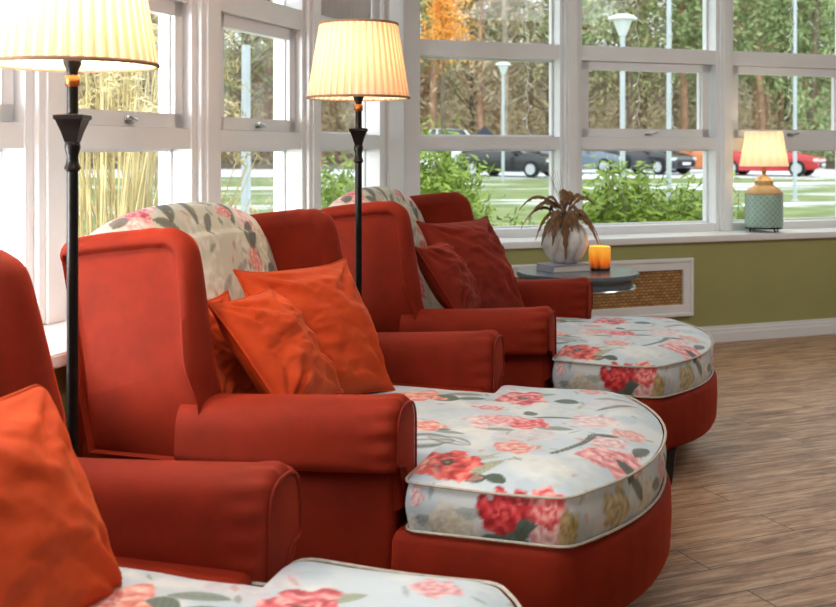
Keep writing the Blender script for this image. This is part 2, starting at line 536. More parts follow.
# ---- posts
postsL = [(1.22, 1.43), (2.21, 2.44), (3.20, 3.42), (4.20, 4.42), (5.2, 5.42), (6.2, 6.42), (7.2, 7.42), (8.2, 8.6)]
postsB = [(1.07, 1.231), (2.268, 2.408), (3.42, 3.56), (4.56, 4.70), (5.7, 6.2)]
tn = 3
def post(fn, a0, a1, lab):
    global tn
    s = MB()
    w = a1 - a0
    s.box(a0, a1, 0.0, 0.155, ZS, 2.62, fn)
    s.cbox(a0 + w * .16, a1 - w * .16, -0.022, 0.001, ZS, 2.62, 0.006, fn)
    s.cbox(a0 + w * .30, a1 - w * .30, -0.034, -0.02, ZS, 2.62, 0.005, fn)
    tag(s.build('trim_%d' % tn, M['white_paint'], None, False), lab, kind='structure')
    tn += 1
for k, (a, b) in enumerate(postsL):
    post(planeL, a, b, 'white post between left windows, number %d from the corner' % (k + 1))
for k, (a, b) in enumerate(postsB):
    post(planeB, a, b, 'white post between back windows, number %d from the corner' % (k + 1))
# corner post
s = MB()
s.box(0.0, 0.40, 0.0, 0.155, ZS, 2.62, planeL)
s.box(0.0, 0.105, 0.0, 0.155, ZS, 2.62, planeB)
o_ = corner(.155, .155); l_ = planeL(0, .155, 0); b_ = planeB(0, .155, 0)
s.add([(C0.x, C0.y, ZS), l_[:2] + (ZS,), (o_.x, o_.y, ZS), b_[:2] + (ZS,), (C0.x, C0.y, 2.62), l_[:2] + (2.62,), (o_.x, o_.y, 2.62), b_[:2] + (2.62,)],
      [(0, 1, 2, 3), (4, 7, 6, 5), (0, 4, 5, 1), (1, 5, 6, 2), (2, 6, 7, 3), (3, 7, 4, 0)])
s.cbox(0.05, 0.30, -0.02, 0.001, ZS, 2.62, 0.006, planeL)
tag(s.build('trim_%d' % tn, M['white_paint'], None, False), 'white corner post where the two rows of windows meet', kind='structure'); tn += 1

# ---- windows
wn = 1
def handle(fn, ac, z, n, parent):
    h = MB()
    h.cbox(ac - .028, ac + .028, n - .008, n, z - .010, z + .012, .003, fn)
    h.cbox(ac - .008, ac + .008, n - .030, n - .006, z - .006, z + .008, .003, fn)
    h.tube([fn(ac - .012, n - .028, z + .002), fn(ac + .02, n - .034, z + .006), fn(ac + .052, n - .034, z + .014)], [.008, .008, .006], 8)
    return h.build('handle', M['chrome'], parent)
def window(fn, a0, a1, sash, lab, upper=True):
    global wn
    f = MB()
    for z0, z1 in ((ZS, .748), (1.255, 1.335), (1.835, 1.93), (2.56, 2.62)):
        f.box(a0, a1, .006, .15, z0, z1, fn)
    # thin beads around each pane
    for z0, z1 in ((.748, 1.255), (1.335, 1.835), (1.93, 2.56)):
        for b0, b1 in ((a0, a0 + .014), (a1 - .014, a1)): f.box(b0, b1, .09, .125, z0, z1, fn)
        f.box(a0, a1, .09, .125, z0, z0 + .012, fn); f.box(a0, a1, .09, .125, z1 - .012, z1, fn)
    root = tag(f.build('window_%d' % wn, M['white_paint'], None, False), lab, kind='structure'); wn += 1
    for z0, z1 in ((.748, 1.255), (1.335, 1.835), (1.93, 2.56)):
        g = MB().box(a0 + .004, a1 - .004, .106, .112, z0 + .002, z1 - .002, fn)
        g.build('glass_pane', M['glass'], root, False)
    if sash:
        s = MB(); w = .055; z0, z1 = 1.337, 1.833
        n0, n1 = .035, .085
        b0, b1 = a0 + .012, a1 - .03
        s.box(b0, b0 + w, n0, n1, z0, z1, fn); s.box(b1 - w, b1, n0, n1, z0, z1, fn)
        s.box(b0, b1, n0, n1, z0, z0 + w, fn); s.box(b0, b1, n0, n1, z1 - w, z1, fn)
        s.box(b0 + w, b0 + w + .012, n0 + .02, n1, z0, z1, fn); s.box(b1 - w - .012, b1 - w, n0 + .02, n1, z0, z1, fn)
        sa = s.build('sash', M['white_paint'], root, False)
        handle(fn, (a0 + a1) / 2, z0 + .02, n0, sa)
    return root
window(planeL, 0.40, 1.22, False, 'narrow left window nearest the corner, behind the far floor lamp')
window(planeL, 1.43, 2.21, True, 'left window behind the middle armchair, second from the corner')
window(planeL, 2.44, 3.20, True, 'left window with dried grass outside, third from the corner')
window(planeL, 3.42, 4.20, True, 'left window behind the near floor lamp, fourth from the corner')
for k, (a, b) in enumerate(((4.42, 5.2), (5.42, 6.2), (6.42, 7.2), (7.42, 8.2))):
    window(planeL, a, b, k % 2 == 0, 'left window outside the frame, number %d past the lamp' % (k + 1))
window(planeB, 0.105, 1.07, False, 'back window beside the corner without an opening sash')
window(planeB, 1.231, 2.268, True, 'back window with an opening sash above the side table')
window(planeB, 2.408, 3.42, True, 'back window with an opening sash behind the table lamp')
window(planeB, 3.56, 4.56, True, 'back window to the right of the table lamp window')
window(planeB, 4.70, 5.70, False, 'last back window on the right')

# pale roller blind over the top pane of the narrow left window
bl = empty('roller_blind', planeL(0.81, 0.0, 1.94), 0, 'white roller blind drawn over top pane beside the corner post', 'blind')
def rel(fn, e):
    return lambda a, n, z: tuple(Vector(fn(a, n, z)) - e.location)
b_ = MB()
vs = []; fs = []
na = 60
for i in range(na + 1):
    a = 0.41 + 0.80 * i / na
    nn = 0.052 + 0.008 * math.sin(i * 1.05)
    vs += [rel(planeL, bl)(a, nn, 1.945), rel(planeL, bl)(a, nn, 2.545)]
for i in range(na): fs.append((2 * i, 2 * i + 2, 2 * i + 3, 2 * i + 1))
M['blind'] = simple('white_voile', (236, 238, 242), 0.8, 0, .02, 5)
cl = obj('cloth', vs, fs, M['blind'], bl)
sol = cl.modifiers.new('thick', 'SOLIDIFY'); sol.thickness = 0.002
MB().tube([rel(planeL, bl)(0.41, .055, 1.942), rel(planeL, bl)(1.21, .055, 1.942)], .009, 8).build('bottom_bar', M['sill_paint'], bl)

# ---- radiator grilles set into the aprons
def grille(fn, ang, a0, a1, n, z0, z1, lab):
    c = fn((a0 + a1) / 2, n, z0)
    e = empty('radiator_grille', c, ang, lab, 'radiator grille', 'radiator grilles under the windows')
    w = a1 - a0; h = z1 - z0; hw = w / 2
    f = MB()
    for (x0, x1, q0, q1) in ((-hw, hw, 0, .062), (-hw, hw, h - .062, h), (-hw, -hw + .062, .062, h - .062), (hw - .062, hw, .062, h - .062)):
        f.cbox(x0, x1, -.026, -.001, q0, q1, .004)
    for (x0, x1, q0, q1) in ((-hw - .012, hw + .012, -.012, .012), (-hw - .012, hw + .012, h - .012, h + .012), (-hw - .012, -hw + .012, 0, h), (hw - .012, hw + .012, 0, h)):
        f.cbox(x0, x1, -.034, -.001, q0, q1, .005)
    f.build('frame', M['white_paint'], e, False)
    MB().box(-hw + .055, hw - .055, -.010, -.002, .055, h - .055).build('rattan_panel', M['rattan'], e, False)
angB = math.atan2(AB.y, AB.x)
angL = math.atan2(DL.y, DL.x)
def backA(x, y):   # position along the back wall of a point
    return (Vector((x, y)) - C0).dot(AB)
aR = backA(1.942 + .937 * -.197, 7.046 + .349 * -.197)
grille(planeB, angB, aR - 1.45, aR - .012, NWB, .197, .545, 'white framed woven rattan grille on the green back wall')
grille(planeL, angL, 2.05, 3.45, NWL, .16, .53, 'white framed grille under the left sill beside the near floor lamp')

# ================================================================== floral print (dye pattern of the cloth, plus shade tint on the back)
rng = np.random.default_rng(11)
def vnoise(P, scale, seed=0):
    """cheap smooth value noise on (N,2)"""
    Q = P * scale + seed * 17.3
    i = np.floor(Q).astype(np.int64); f = Q - i; f = f * f * (3 - 2 * f)
    def h(a, b):
        v = np.sin(a * 127.1 + b * 311.7 + seed * 74.7) * 43758.5453
        return v - np.floor(v)
    return (h(i[:, 0], i[:, 1]) * (1 - f[:, 0]) + h(i[:, 0] + 1, i[:, 1]) * f[:, 0]) * (1 - f[:, 1]) + \
           (h(i[:, 0], i[:, 1] + 1) * (1 - f[:, 0]) + h(i[:, 0] + 1, i[:, 1] + 1) * f[:, 0]) * f[:, 1]
def fbm(P, s, seed): return .55 * vnoise(P, s, seed) + .3 * vnoise(P, s * 2.1, seed + 1) + .15 * vnoise(P, s * 4.3, seed + 2)
def L3(c): return np.array(lin(c))
def mixc(col, c, a): return col * (1 - a[:, None]) + c * a[:, None]
def smooth(x, a, b):
    t = np.clip((x - a) / (b - a), 0, 1); return t * t * (3 - 2 * t)
def base_cloth(P, col0=(198, 213, 222), col1=(218, 225, 227), col2=(182, 200, 211)):
    n1 = fbm(P, 7, 3); n2 = fbm(P, 13, 9)
    c = np.tile(L3(col0), (len(P), 1))
    c = mixc(c, L3(col1), smooth(n1, .48, .68)); c = mixc(c, L3(col2), smooth(n2, .55, .75) * .7)
    return c
def rose(c, P, x, y, r, dark, mid, light, eye=False, seed=0, alpha=1.0, sq=1.0, rot=0.0):
    d = P - np.array([x, y])
    cr, sr = math.cos(rot), math.sin(rot)
    d = np.c_[d[:, 0] * cr + d[:, 1] * sr, (-d[:, 0] * sr + d[:, 1] * cr) / sq]
    rr = np.hypot(d[:, 0], d[:, 1]) / r
    m = rr < 1.5
    if not m.any(): return c
    dm = d[m]; q = rr[m]; th = np.arctan2(dm[:, 1], dm[:, 0])
    w = fbm(P[m], 34, seed + 5) - .5
    edge = 1 + .10 * np.sin(5 * th + seed) + .07 * np.sin(8 * th + 2 * seed) + .8 * w
    a = (1 - smooth(q / edge, .86, 1.0)) * alpha
    t = .5 + .5 * np.sin(3 * th + 9 * q + 7 * w + seed)
    t2 = .5 + .5 * np.sin(-4 * th + 15 * q + 9 * w + 2.3 * seed)
    v = .6 * t + .4 * t2
    col = np.where((v < .5)[:, None], L3(dark) * (1 - 2 * v[:, None]) + L3(mid) * 2 * v[:, None], L3(mid) * (2 - 2 * v[:, None]) + L3(light) * (2 * v[:, None] - 1))
    if eye:
        e = 1 - smooth(q, .14, .24); col = mixc(col, L3((70, 66, 60)), e)
        e = 1 - smooth(q, .05, .10); col = mixc(col, L3((150, 140, 120)), e)
    out = c.copy(); out[m] = c[m] * (1 - a[:, None]) + col * a[:, None]
    return out
def leaf(c, P, x, y, l, w, rot, colr=(74, 92, 84), alpha=.9, outline=False):
    d = P - np.array([x, y]); cr, sr = math.cos(rot), math.sin(rot)
    a_ = (d[:, 0] * cr + d[:, 1] * sr) / l; b_ = (-d[:, 0] * sr + d[:, 1] * cr) / w
    m = (np.abs(a_) < 1.1) & (np.abs(b_) < 1.3)
    if not m.any(): return c
    A = a_[m]; B = b_[m] + .25 * A * A
    prof = np.clip(1 - A * A, 0, 1) ** .8
    inside = 1 - smooth(np.abs(B) / (prof + 1e-3), .75, 1.0)
    if outline: inside = inside * (smooth(np.abs(B) / (prof + 1e-3), .35, .7) + .6 * (np.abs(B) < .12))
    rib = 1 - .35 * (np.abs(B) < .08)
    vein = .85 + .15 * np.sin(A * 22 + np.abs(B) * 9)
    cc = L3(colr)[None, :] * (rib * vein)[:, None]
    al = np.clip(inside, 0, 1) * alpha * (np.abs(A) < 1)
    out = c.copy(); out[m] = c[m] * (1 - al[:, None]) + cc * al[:, None]
    return out
RED = ((120, 18, 30), (200, 42, 52), (238, 130, 128))
PNK = ((196, 70, 82), (230, 130, 132), (248, 206, 200))
PAL = ((208, 140, 146), (236, 190, 190), (250, 232, 226))
CRM = ((190, 186, 160), (218, 214, 196), (240, 238, 228))
OCH = ((140, 116, 62), (190, 168, 104), (220, 206, 160))
SAL = ((214, 96, 84), (238, 150, 134), (250, 214, 200))

def print_cushion(P):
    c = base_cloth(P)
    # faint washes
    for (x, y, r, k, s) in ((.05, -.1, .10, CRM, 1), (.3, .12, .12, CRM, 2), (.42, .28, .09, PAL, 3), (-.2, .0, .1, CRM, 4), (.38, -.42, .10, CRM, 6), (.0, .35, .1, PAL, 7), (.22,-.15,.09,PAL,8)):
        c = rose(c, P, x, y, r, *k, seed=s, alpha=.22)
    # top
    for (x, y, l, w, r, col, al) in ((.03, -.43, .05, .022, .5, (92, 100, 70), .8), (.175, -.50, .026, .022, .2, (70, 92, 72), .95), (.224, -.495, .03, .02, -.3, (66, 88, 70), .95), (.19, -.45, .06, .02, 1.0, (176, 182, 140), .8),
            (.16, -.40, .05, .02, .6, (190, 190, 160), .7), (.27, .26, .04, .03, 0, (70, 96, 84), .9), (.19, .33, .04, .02, .8, (150, 160, 110), .7), (.19, .09, .022, .03, .5, (70, 96, 88), .9), (.27, .06, .07, .012, .2, (84, 108, 102), .9),
            (.14, -.11, .05, .02, 0, (120, 140, 120), .8), (.29, -.06, .05, .025, .1, (120, 140, 124), .8), (-.10, .20, .05, .05, 0, (76, 104, 86), .9), (-.02, .21, .05, .02, .3, (96, 120, 100), .85), (-.05, .26, .06, .02, .1, (120, 140, 120), .8),
            (-.02, -.16, .04, .02, .2, (100, 116, 108), .9), (.02, -.18, .05, .016, -.1, (130, 142, 132), .8)):
        c = leaf(c, P, x, y, l, w, r, col, al)
    c = leaf(c, P, -.02, -.27, .08, .07, .3, (96, 108, 98), .85, True)
    c = leaf(c, P, .05, -.26, .07, .04, -.4, (120, 128, 116), .8, True)
    c = rose(c, P, .091, -.447, .088, (150, 28, 34), (222, 74, 72), (246, 150, 136), True, 1)
    c = rose(c, P, .0, -.46, .05, *SAL, False, 12, .8)
    c = rose(c, P, .132, .261, .085, *((170, 60, 76), (222, 110, 118), (246, 190, 188)), True, 2)
    c = rose(c, P, .203, -.024, .062, (186, 50, 66), (226, 100, 108), (246, 176, 172), False, 3)
    c = rose(c, P, .10, -.03, .075, *PAL, False, 4, .75); c = rose(c, P, .13, .0, .05, *PNK, False, 4, .6)
    c = rose(c, P, .06, .12, .05, *PNK, False, 5, .8, .6)
    c = rose(c, P, .223, -.284, .06, *SAL, False, 6, .85)
    c = rose(c, P, -.06, -.14, .06, *SAL, False, 7, .9)
    c = rose(c, P, -.18, .20, .075, *SAL, False, 8, .9)
    c = rose(c, P, .475, -.27, .085, *PNK, False, 9, .85); c = rose(c, P, .44, -.16, .06, *PAL, False, 10, .8)
    c = rose(c, P, .49, -.05, .05, *SAL, False, 13, .7)
    c = leaf(c, P, .515, -.30, .045, .022, -.9, (70, 84, 74), .95); c = leaf(c, P, .53, -.16, .05, .02, 1.3, (84, 98, 84), .9)
    for i in range(26):   # curling stem
        t = i / 25
        c = leaf(c, P, .33 + .13 * t + .02 * math.sin(6 * t), -.30 + .22 * t + .07 * math.sin(3.4 * t), .016, .011, .9, (96, 110, 104), .9)
    c = rose(c, P, .38, .05, .08, *PAL, False, 14, .6)
    c = leaf(c, P, .42, .24, .09, .014, .9, (116, 128, 120), .85); c = leaf(c, P, .40, .34, .06, .02, .3, (150, 160, 150), .7)
    c = rose(c, P, .32, .42, .05, *PNK, False, 15, .7)
    for i in range(60):
        a_ = rng.uniform(-.2, .55); b_ = rng.uniform(-.66, .5)
        kcol = [(128, 146, 132), (184, 176, 140), (226, 164, 158), (150, 166, 160)][i % 4]
        c = leaf(c, P, a_, b_, rng.uniform(.012, .03), rng.uniform(.005, .010), rng.uniform(0, 3.1), kcol, .6)
    # near side, unrolled below the edge (v = -.545 - drop)
    def sy(z): return -.55 - (.455 - z)
    for (x, z, l, w, r, col, al) in ((.279, .395, .05, .03, 1.0, (72, 96, 84), .95), (.25, .36, .05, .02, -.5, (84, 104, 88), .9), (.196, .345, .045, .02, .2, (80, 100, 84), .9), (.30, .43, .04, .025, -.8, (76, 98, 86), .9),
            (.12, .40, .06, .02, .3, (150, 164, 150), .6), (.05, .37, .05, .02, -.4, (140, 158, 156), .7), (.41, .42, .05, .03, .8, (150, 150, 100), .8), (.40, .36, .05, .02, -.6, (160, 156, 112), .8)):
        c = leaf(c, P, x + .03, sy(z), l, w, r, col, al)
    c = rose(c, P, 0.117, sy(.375), .05, *CRM, False, 31, .7); c = rose(c, P, .0, sy(.36), .04, *CRM, False, 32, .6); c = rose(c, P, .15, sy(.36), .045, *CRM, False, 36, .6)
    c = rose(c, P, .037, sy(.43), .024, *PAL, False, 33, .9)
    c = rose(c, P, 0.380, sy(.385), .062, *PAL, False, 34, 1); c = rose(c, P, 0.365, sy(.435), .055, *((200, 50, 60), (236, 116, 116), (250, 190, 184)), False, 35, 1)
    c = rose(c, P, 0.292, sy(.44), .036, *RED, False, 37, 1)
    c = rose(c, P, 0.245, sy(.415), .058, *((140, 16, 30), (208, 40, 50), (236, 100, 100)), False, 38, 1)
    c = rose(c, P, .45, sy(.40), .06, *OCH, False, 39, .85)
    for (x, y, r, k, s) in ((.55, -.42, .06, OCH, 41), (.62, -.25, .06, CRM, 42), (.63, -.08, .05, PNK, 43), (.64, .12, .06, PAL, 44), (.60, .3, .06, RED, 45)):
        c = rose(c, P, x, y, r, *k, seed=s, alpha=.8)
    for (x, y, r) in ((.57, -.3, .4), (.63, -.16, 1.2), (.63, .02, .8), (.62, .2, 1.5)):
        c = leaf(c, P, x, y, .05, .02, r, (96, 108, 84), .85)
    return np.clip(c, 0, 1)

def print_back(P):
    """P = (width, unrolled height from the seat)"""
    c = base_cloth(P, (208, 203, 182), (222, 217, 200), (190, 188, 170))  # same cloth as the seat, shade and warm lamp tint painted in
    top = smooth(P[:, 1], .62, .80)
    c = mixc(c, L3((206, 210, 206)), top * .8)
    for (x, y, r, k, s, al) in ((-.1, .42, .10, CRM, 1, .7), (.02, .34, .09, CRM, 2, .7), (.2, .5, .1, CRM, 3, .6), (.3, .3, .09, OCH, 4, .45), (-.3, .5, .1, CRM, 5, .6), (-.33, .70, .09, PAL, 6, .9), (-.22, .78, .07, PAL, 16, .8), (.30, .66, .07, PAL, 7, .8), (-.05, .6, .08, CRM, 17, .6),
            (.33, .52, .06, CRM, 22, .8), (.36, .42, .05, CRM, 23, .8)):
        c = rose(c, P, x, y, r, *k, seed=s, alpha=al)
    for (x, y, l, w, r, al) in ((-.14, .72, .07, .03, .9, .9), (-.07, .80, .06, .025, -.5, .9), (-.03, .70, .07, .022, 1.3, .85), (.02, .64, .05, .02, .8, .8), (.21, .70, .08, .03, 1.2, .95), (.27, .60, .07, .03, .9, .95), (.23, .56, .06, .025, 2.0, .9), (.13, .78, .05, .02, .3, .85),
            (-.36, .74, .05, .03, .2, .9), (-.27, .85, .06, .02, .5, .85), (-.20, .66, .06, .025, -.6, .85), (.33, .46, .04, .03, .6, .85), (.30, .38, .05, .025, 1.0, .9), (-.02, .44, .05, .016, .6, .5), (.1, .48, .06, .016, .4, .5)):
        c = leaf(c, P, x, y, l, w, r, (86, 92, 82), al)
    for i in range(70):
        a_ = rng.uniform(-.45, .45); b_ = rng.uniform(.2, .9)
        kcol = [(118, 122, 96), (176, 150, 96), (214, 140, 120), (150, 152, 126)][i % 4]
        c = leaf(c, P, a_, b_, rng.uniform(.012, .03), rng.uniform(.006, .012), rng.uniform(0, 3.1), kcol, .75)
    c = rose(c, P, -.27, .76, .06, (150, 40, 70), (210, 90, 110), (240, 176, 180), False, 8); c = rose(c, P, -.38, .8, .05, *PAL, False, 18)
    c = rose(c, P, .17, .68, .05, *((190, 60, 66), (226, 116, 116), (244, 190, 182)), False, 9, .9, .6); c = rose(c, P, .22, .50, .05, *SAL, False, 10, .9)
    c = rose(c, P, .17, .38, .06, (190, 60, 50), (226, 104, 84), (240, 160, 130), False, 11); c = rose(c, P, .33, .36, .045, (150, 60, 36), (206, 120, 64), (226, 176, 110), False, 12)
    c = rose(c, P, .28, .32, .06, *SAL, False, 13); c = rose(c, P, -.2, .36, .07, *SAL, False, 14, .8); c = rose(c, P, -.05, .25, .07, *PNK, False, 15)
    return np.clip(c, 0, 1)

# ================================================================== armchair with built-in footrest
def chair_outline(wid, u_corner, u_front, rc, back_u, n=700, t_inner=None):
    """cushion outline: straight sides, corners, bowed front; optionally T-shaped around the arms"""
    pts = [(u_corner, -wid)]
    rad = [rc]
    m = 15
    for i in range(1, m):
        w = -wid + 2 * wid * i / m
        u = u_corner + (u_front - u_corner) * (1 - (abs(w) / wid) ** 2.2)
        pts.append((u, w)); rad.append(0.03)
    pts.append((u_corner, wid)); rad.append(rc)
    if t_inner:
        pts += [(0.012, wid), (0.012, t_inner), (back_u, t_inner), (back_u, -t_inner), (0.012, -t_inner), (0.012, -wid)]
        rad += [.035, .012, .03, .03, .012, .035]
    else:
        pts += [(back_u, wid), (back_u, -wid)]
        rad += [.02, .02]
    return resample(round_poly(pts, rad), n)

def poly_normals(P):
    t = np.roll(P, -1, 0) - np.roll(P, 1, 0)
    n = np.c_[t[:, 1], -t[:, 0]]
    n /= np.linalg.norm(n, axis=1)[:, None] + 1e-9
    area = .5 * np.sum(P[:, 0] * np.roll(P[:, 1], -1) - np.roll(P[:, 0], -1) * P[:, 1])
    return n if area > 0 else -n

def make_seat_cushion(parent):
    N = 760
    O = chair_outline(0.545, 0.405, 0.575, 0.06, -0.62, N, 0.405)
    nr = poly_normals(O)
    # smoothed normals for the drop
    cen = np.array([0.10, 0.0])
    zt, zb = 0.452, 0.338
    verts = []; uv = []
    # underside edge, side, top edge, top rings
    side = []
    for k in range(20):
        t = k / 19
        bul = .010 * math.sin(math.pi * t)
        side.append((bul - .004, zb + (zt - zb) * t))
    for (o, z) in side:
        p = O + nr * o
        sag = -.006 * np.sin(np.clip((O[:, 0] - .05) / .4, 0, 1) * math.pi) * (np.abs(O[:, 1]) > .5) * ((z - zb) / (zt - zb))
        verts.append(np.c_[p, np.full(N, z) + sag]); uv.append(O + nr * (zt - z))
    R = 110
    for k in range(1, R):
        t = k / R
        p = cen + (O - cen) * (1 - t)
        dist = np.minimum(1, (np.linalg.norm(O - cen, axis=1) * t) / .16)
        crown = .034 * (1 - (1 - dist) ** 2.2)
        wr = .0035 * (fbm(p, 6, 4) - .5) * np.minimum(1, dist * 2)
        sag = -.006 * np.sin(np.clip((O[:, 0] - .05) / .4, 0, 1) * math.pi) * (np.abs(O[:, 1]) > .5) * (1 - t) ** 8
        verts.append(np.c_[p, zt + crown + wr * 2 + sag]); uv.append(p)
    V = np.concatenate(verts); UV = np.concatenate(uv)
    rows = len(verts)
    V = np.vstack([V, [[cen[0], cen[1], zt + .034]]]); UV = np.vstack([UV, [cen]])
    idx = np.arange(N); nx = np.roll(idx, -1)
    F = []
    for r in range(rows - 1):
        F += np.c_[r * N + idx, r * N + nx, (r + 1) * N + nx, (r + 1) * N + idx].tolist()
    last = (rows - 1) * N
    F += [[last + i, last + (i + 1) % N, len(V) - 1] for i in range(N)]
    F.append(list(range(N))[::-1])
    o = obj('seat_cushion', V, F, M['floral'], parent, True, ('print', print_cushion(UV)))
    # corded seams along both edges
    for z, off in ((zt + .003, .004), (zb + .002, .003)):
        sub = np.arange(0, N, 3)
        pts = []
        for i in sub:
            u, w = O[i] + nr[i] * off
            sg = -.006 * math.sin(min(max((O[i, 0] - .05) / .4, 0), 1) * math.pi) * (abs(O[i, 1]) > .5) if z > .4 else 0
            pts.append((u, w, z + sg))
        MB().tube(pts, .0036, 6, True).build('piping', M['piping'], o)
    return o

def make_arm(parent, sgn):
    """rolled arm; sgn -1 = right-hand (near) side, +1 the other"""
    prof = round_poly([(-.405, .37), (-.405, .652), (-.580, .652), (-.590, .478), (-.520, .470), (-.520, .37)], [.0, .085, .085, .05, .02, 0], 14)
    prof = [(w, z) for w, z in resample(prof, 110)]
    P = np.array(prof); nr = poly_normals(P)
    st = [(-.585, 0), (-.55, 0), (-.45, .001), (-.3, .0015), (-.2, .001), (-.14, 0), (-.10, -.001), (-.075, -.002), (-.05, -.002), (-.035, -.002), (-.022, -.003), (-.012, -.007), (-.005, -.013), (0, -.022), (.002, -.03)]
    rings = []
    arc = np.arange(len(P))
    for (u, off) in st:
        pl = 0
        if -.13 < u < -.004:
            amp = .0035 * math.exp(-((u + .03) / .04) ** 2)
            pl = amp * np.sin(arc * .95) * (P[:, 1] > .47)
        Q = P + nr * (off + pl)[:, None] if not np.isscalar(pl) else P + nr * off
        dip = .006 * math.sin(max(0, min(1, (u + .6) / .6)) * math.pi) + .036 * min(1, max(0, -u / .56))
        rings.append([(u, (w if sgn < 0 else -w), z - dip * min(1, max(0, (z - .40) / .15))) for w, z in Q])
    o = MB().rings(rings).build('arm', M['velvet'], parent)
    # raised front panel with cord
    Q = P - nr * .020
    ring = [(.003, (w if sgn < 0 else -w), z) for w, z in Q]
    MB().tube(ring, .0032, 6, True).build('piping', M['pipe_velvet'], o)
    return o

def make_wing(parent, sgn):
    outline = [(-.845, .46), (-.875, .60), (-.915, .78), (-.96, .935), (-.968, .965), (-.950, .987), (-.88, 1.002), (-.78, 1.014), (-.68, 1.024), (-.63, 1.018), (-.602, .992), (-.588, .945), (-.572, .85), (-.555, .74), (-.535, .65), (-.524, .60), (-.522, .52), (-.522, .46)]
    top = spline(outline, 130)
    poly = [tuple(p) for p in top]
    P = resample(poly, 170)
    nr = poly_normals(P)
    # weight of the padded roll: full at front and top, small at back and bottom
    wt = np.clip((P[:, 0] + .93) / .08, 0, 1) * np.clip((P[:, 1] - .60) / .1, .15, 1)
    wt = np.maximum(wt, np.clip((P[:, 1] - .955) / .02, 0, 1))
    wt = np.clip(wt, .12, 1)
    for _ in range(6): wt = (np.roll(wt, 1) + wt * 2 + np.roll(wt, -1)) / 4
    sec = [(-.432, -.036), (-.430, -.028), (-.434, -.014), (-.446, .002), (-.470, .016), (-.505, .021), (-.540, .016), (-.562, .003), (-.570, -.012), (-.566, -.020), (-.556, -.026), (-.548, -.028), (-.545, -.032), (-.548, -.050)]
    rings = []
    arc = np.arange(len(P))
    for (w, off) in sec:
        Q = P + nr * (off * wt)[:, None]
        wrk = .0022 * np.sin(arc * 1.1) * np.exp(-((P[:, 0] + .66) / .06) ** 2) * (P[:, 1] > .9) * (off > -.03)
        ww = np.where(w > -.44, w - .005, -.445 + (w + .445) * (0.80 + .20 * wt) * (1.24 - .60 * np.clip((P[:, 1] - .60) / .42, 0, 1)))
        rings.append([(q[0], ww[i] if sgn < 0 else -ww[i], q[1] + wrk[i]) for i, q in enumerate(Q)])
    return MB().rings(rings).build('wing', M['velvet'], parent)

def make_backrest(parent):
    prof = [(-.57, .44), (-.62, .50), (-.67, .62), (-.72, .76), (-.765, .90), (-.805, 1.0), (-.85, 1.065), (-.905, 1.085), (-.955, 1.065), (-.985, 1.01), (-.99, .90), (-.965, .70), (-.94, .50)]
    S = spline(prof, 170)
    S = np.array(S)
    arc = np.r_[0, np.cumsum(np.linalg.norm(np.diff(S, axis=0), axis=1))]
    nw = 120
    V = []; UV = []
    for i in range(nw + 1):
        w = -.458 + .916 * i / nw
        x = abs(w) / .458
        edge = x ** 8
        for j, (u, z) in enumerate(S):
            k = np.clip((z - .5) / .55, 0, 1)
            zz = z - .065 * x ** 2.4 * k ** 2
            cu = -.90 if z > .6 else -.80
            uu = u + (cu - u) * .45 * edge * .5
            uu += .018 * (1 - x * x) * (j < 70)
            V.append((uu, w, zz)); UV.append((w, arc[j]))
    n = len(S)
    F = [(i * n + j, (i + 1) * n + j, (i + 1) * n + j + 1, i * n + j + 1) for i in range(nw) for j in range(n - 1)]
    F.append(tuple(range(n))); F.append(tuple(nw * n + j for j in range(n))[::-1])
    return obj('backrest', V, F, M['floral'], parent, True, ('print', print_back(np.array(UV))))

def make_chair(label):
    e = empty('chaise_armchair', (0, 0, 0), 0, label, 'armchair', 'red velvet armchairs with long floral seats')
    # footrest base under the cushion
    O = chair_outline(.552, .40, .592, .17, -.02, 220)
    nr = poly_normals(O)
    rings = []
    for off, z in ((-.09, .128), (-.03, .130), (-.012, .136), (0, .16), (.004, .24), (.002, .31), (-.006, .328), (-.02, .335), (-.10, .336)):
        rings.append([(p[0] if off > -.08 or p[0] > .1 else p[0], p[1], z) for p in (O + nr * (off if True else 0))])
    MB().rings(rings).build('footrest_base', M['velvet'], e)
    MB().cbox(-.90, -.024, -.528, .528, .128, .475, .016).build('body', M['velvet'], e)
    MB().cbox(-.99, -.88, -.455, .455, .14, .93, .02).build('back_panel', M['velvet'], e)
    make_seat_cushion(e)
    make_backrest(e)
    for s_ in (-1, 1):
        make_wing(e, s_); make_arm(e, s_)
    for (u, w) in ((.42, -.44), (.42, .44), (-.82, -.44), (-.82, .44)):
        ring = lambda r, z, d=0: [(u + r * a + d, w + r * b, z) for a, b in ((-1, -1), (1, -1), (1, 1), (-1, 1))]
        MB().rings([ring(.026, 0), ring(.040, .12), ring(.042, .134)]).build('leg', M['leg_wood'], e, False)
    return e

def copy_tree(o, parent=None):
    c = o.copy(); COL.objects.link(c)
    if parent is not None: c.parent = parent
    for ch in list(o.children): copy_tree(ch, c)
    return c

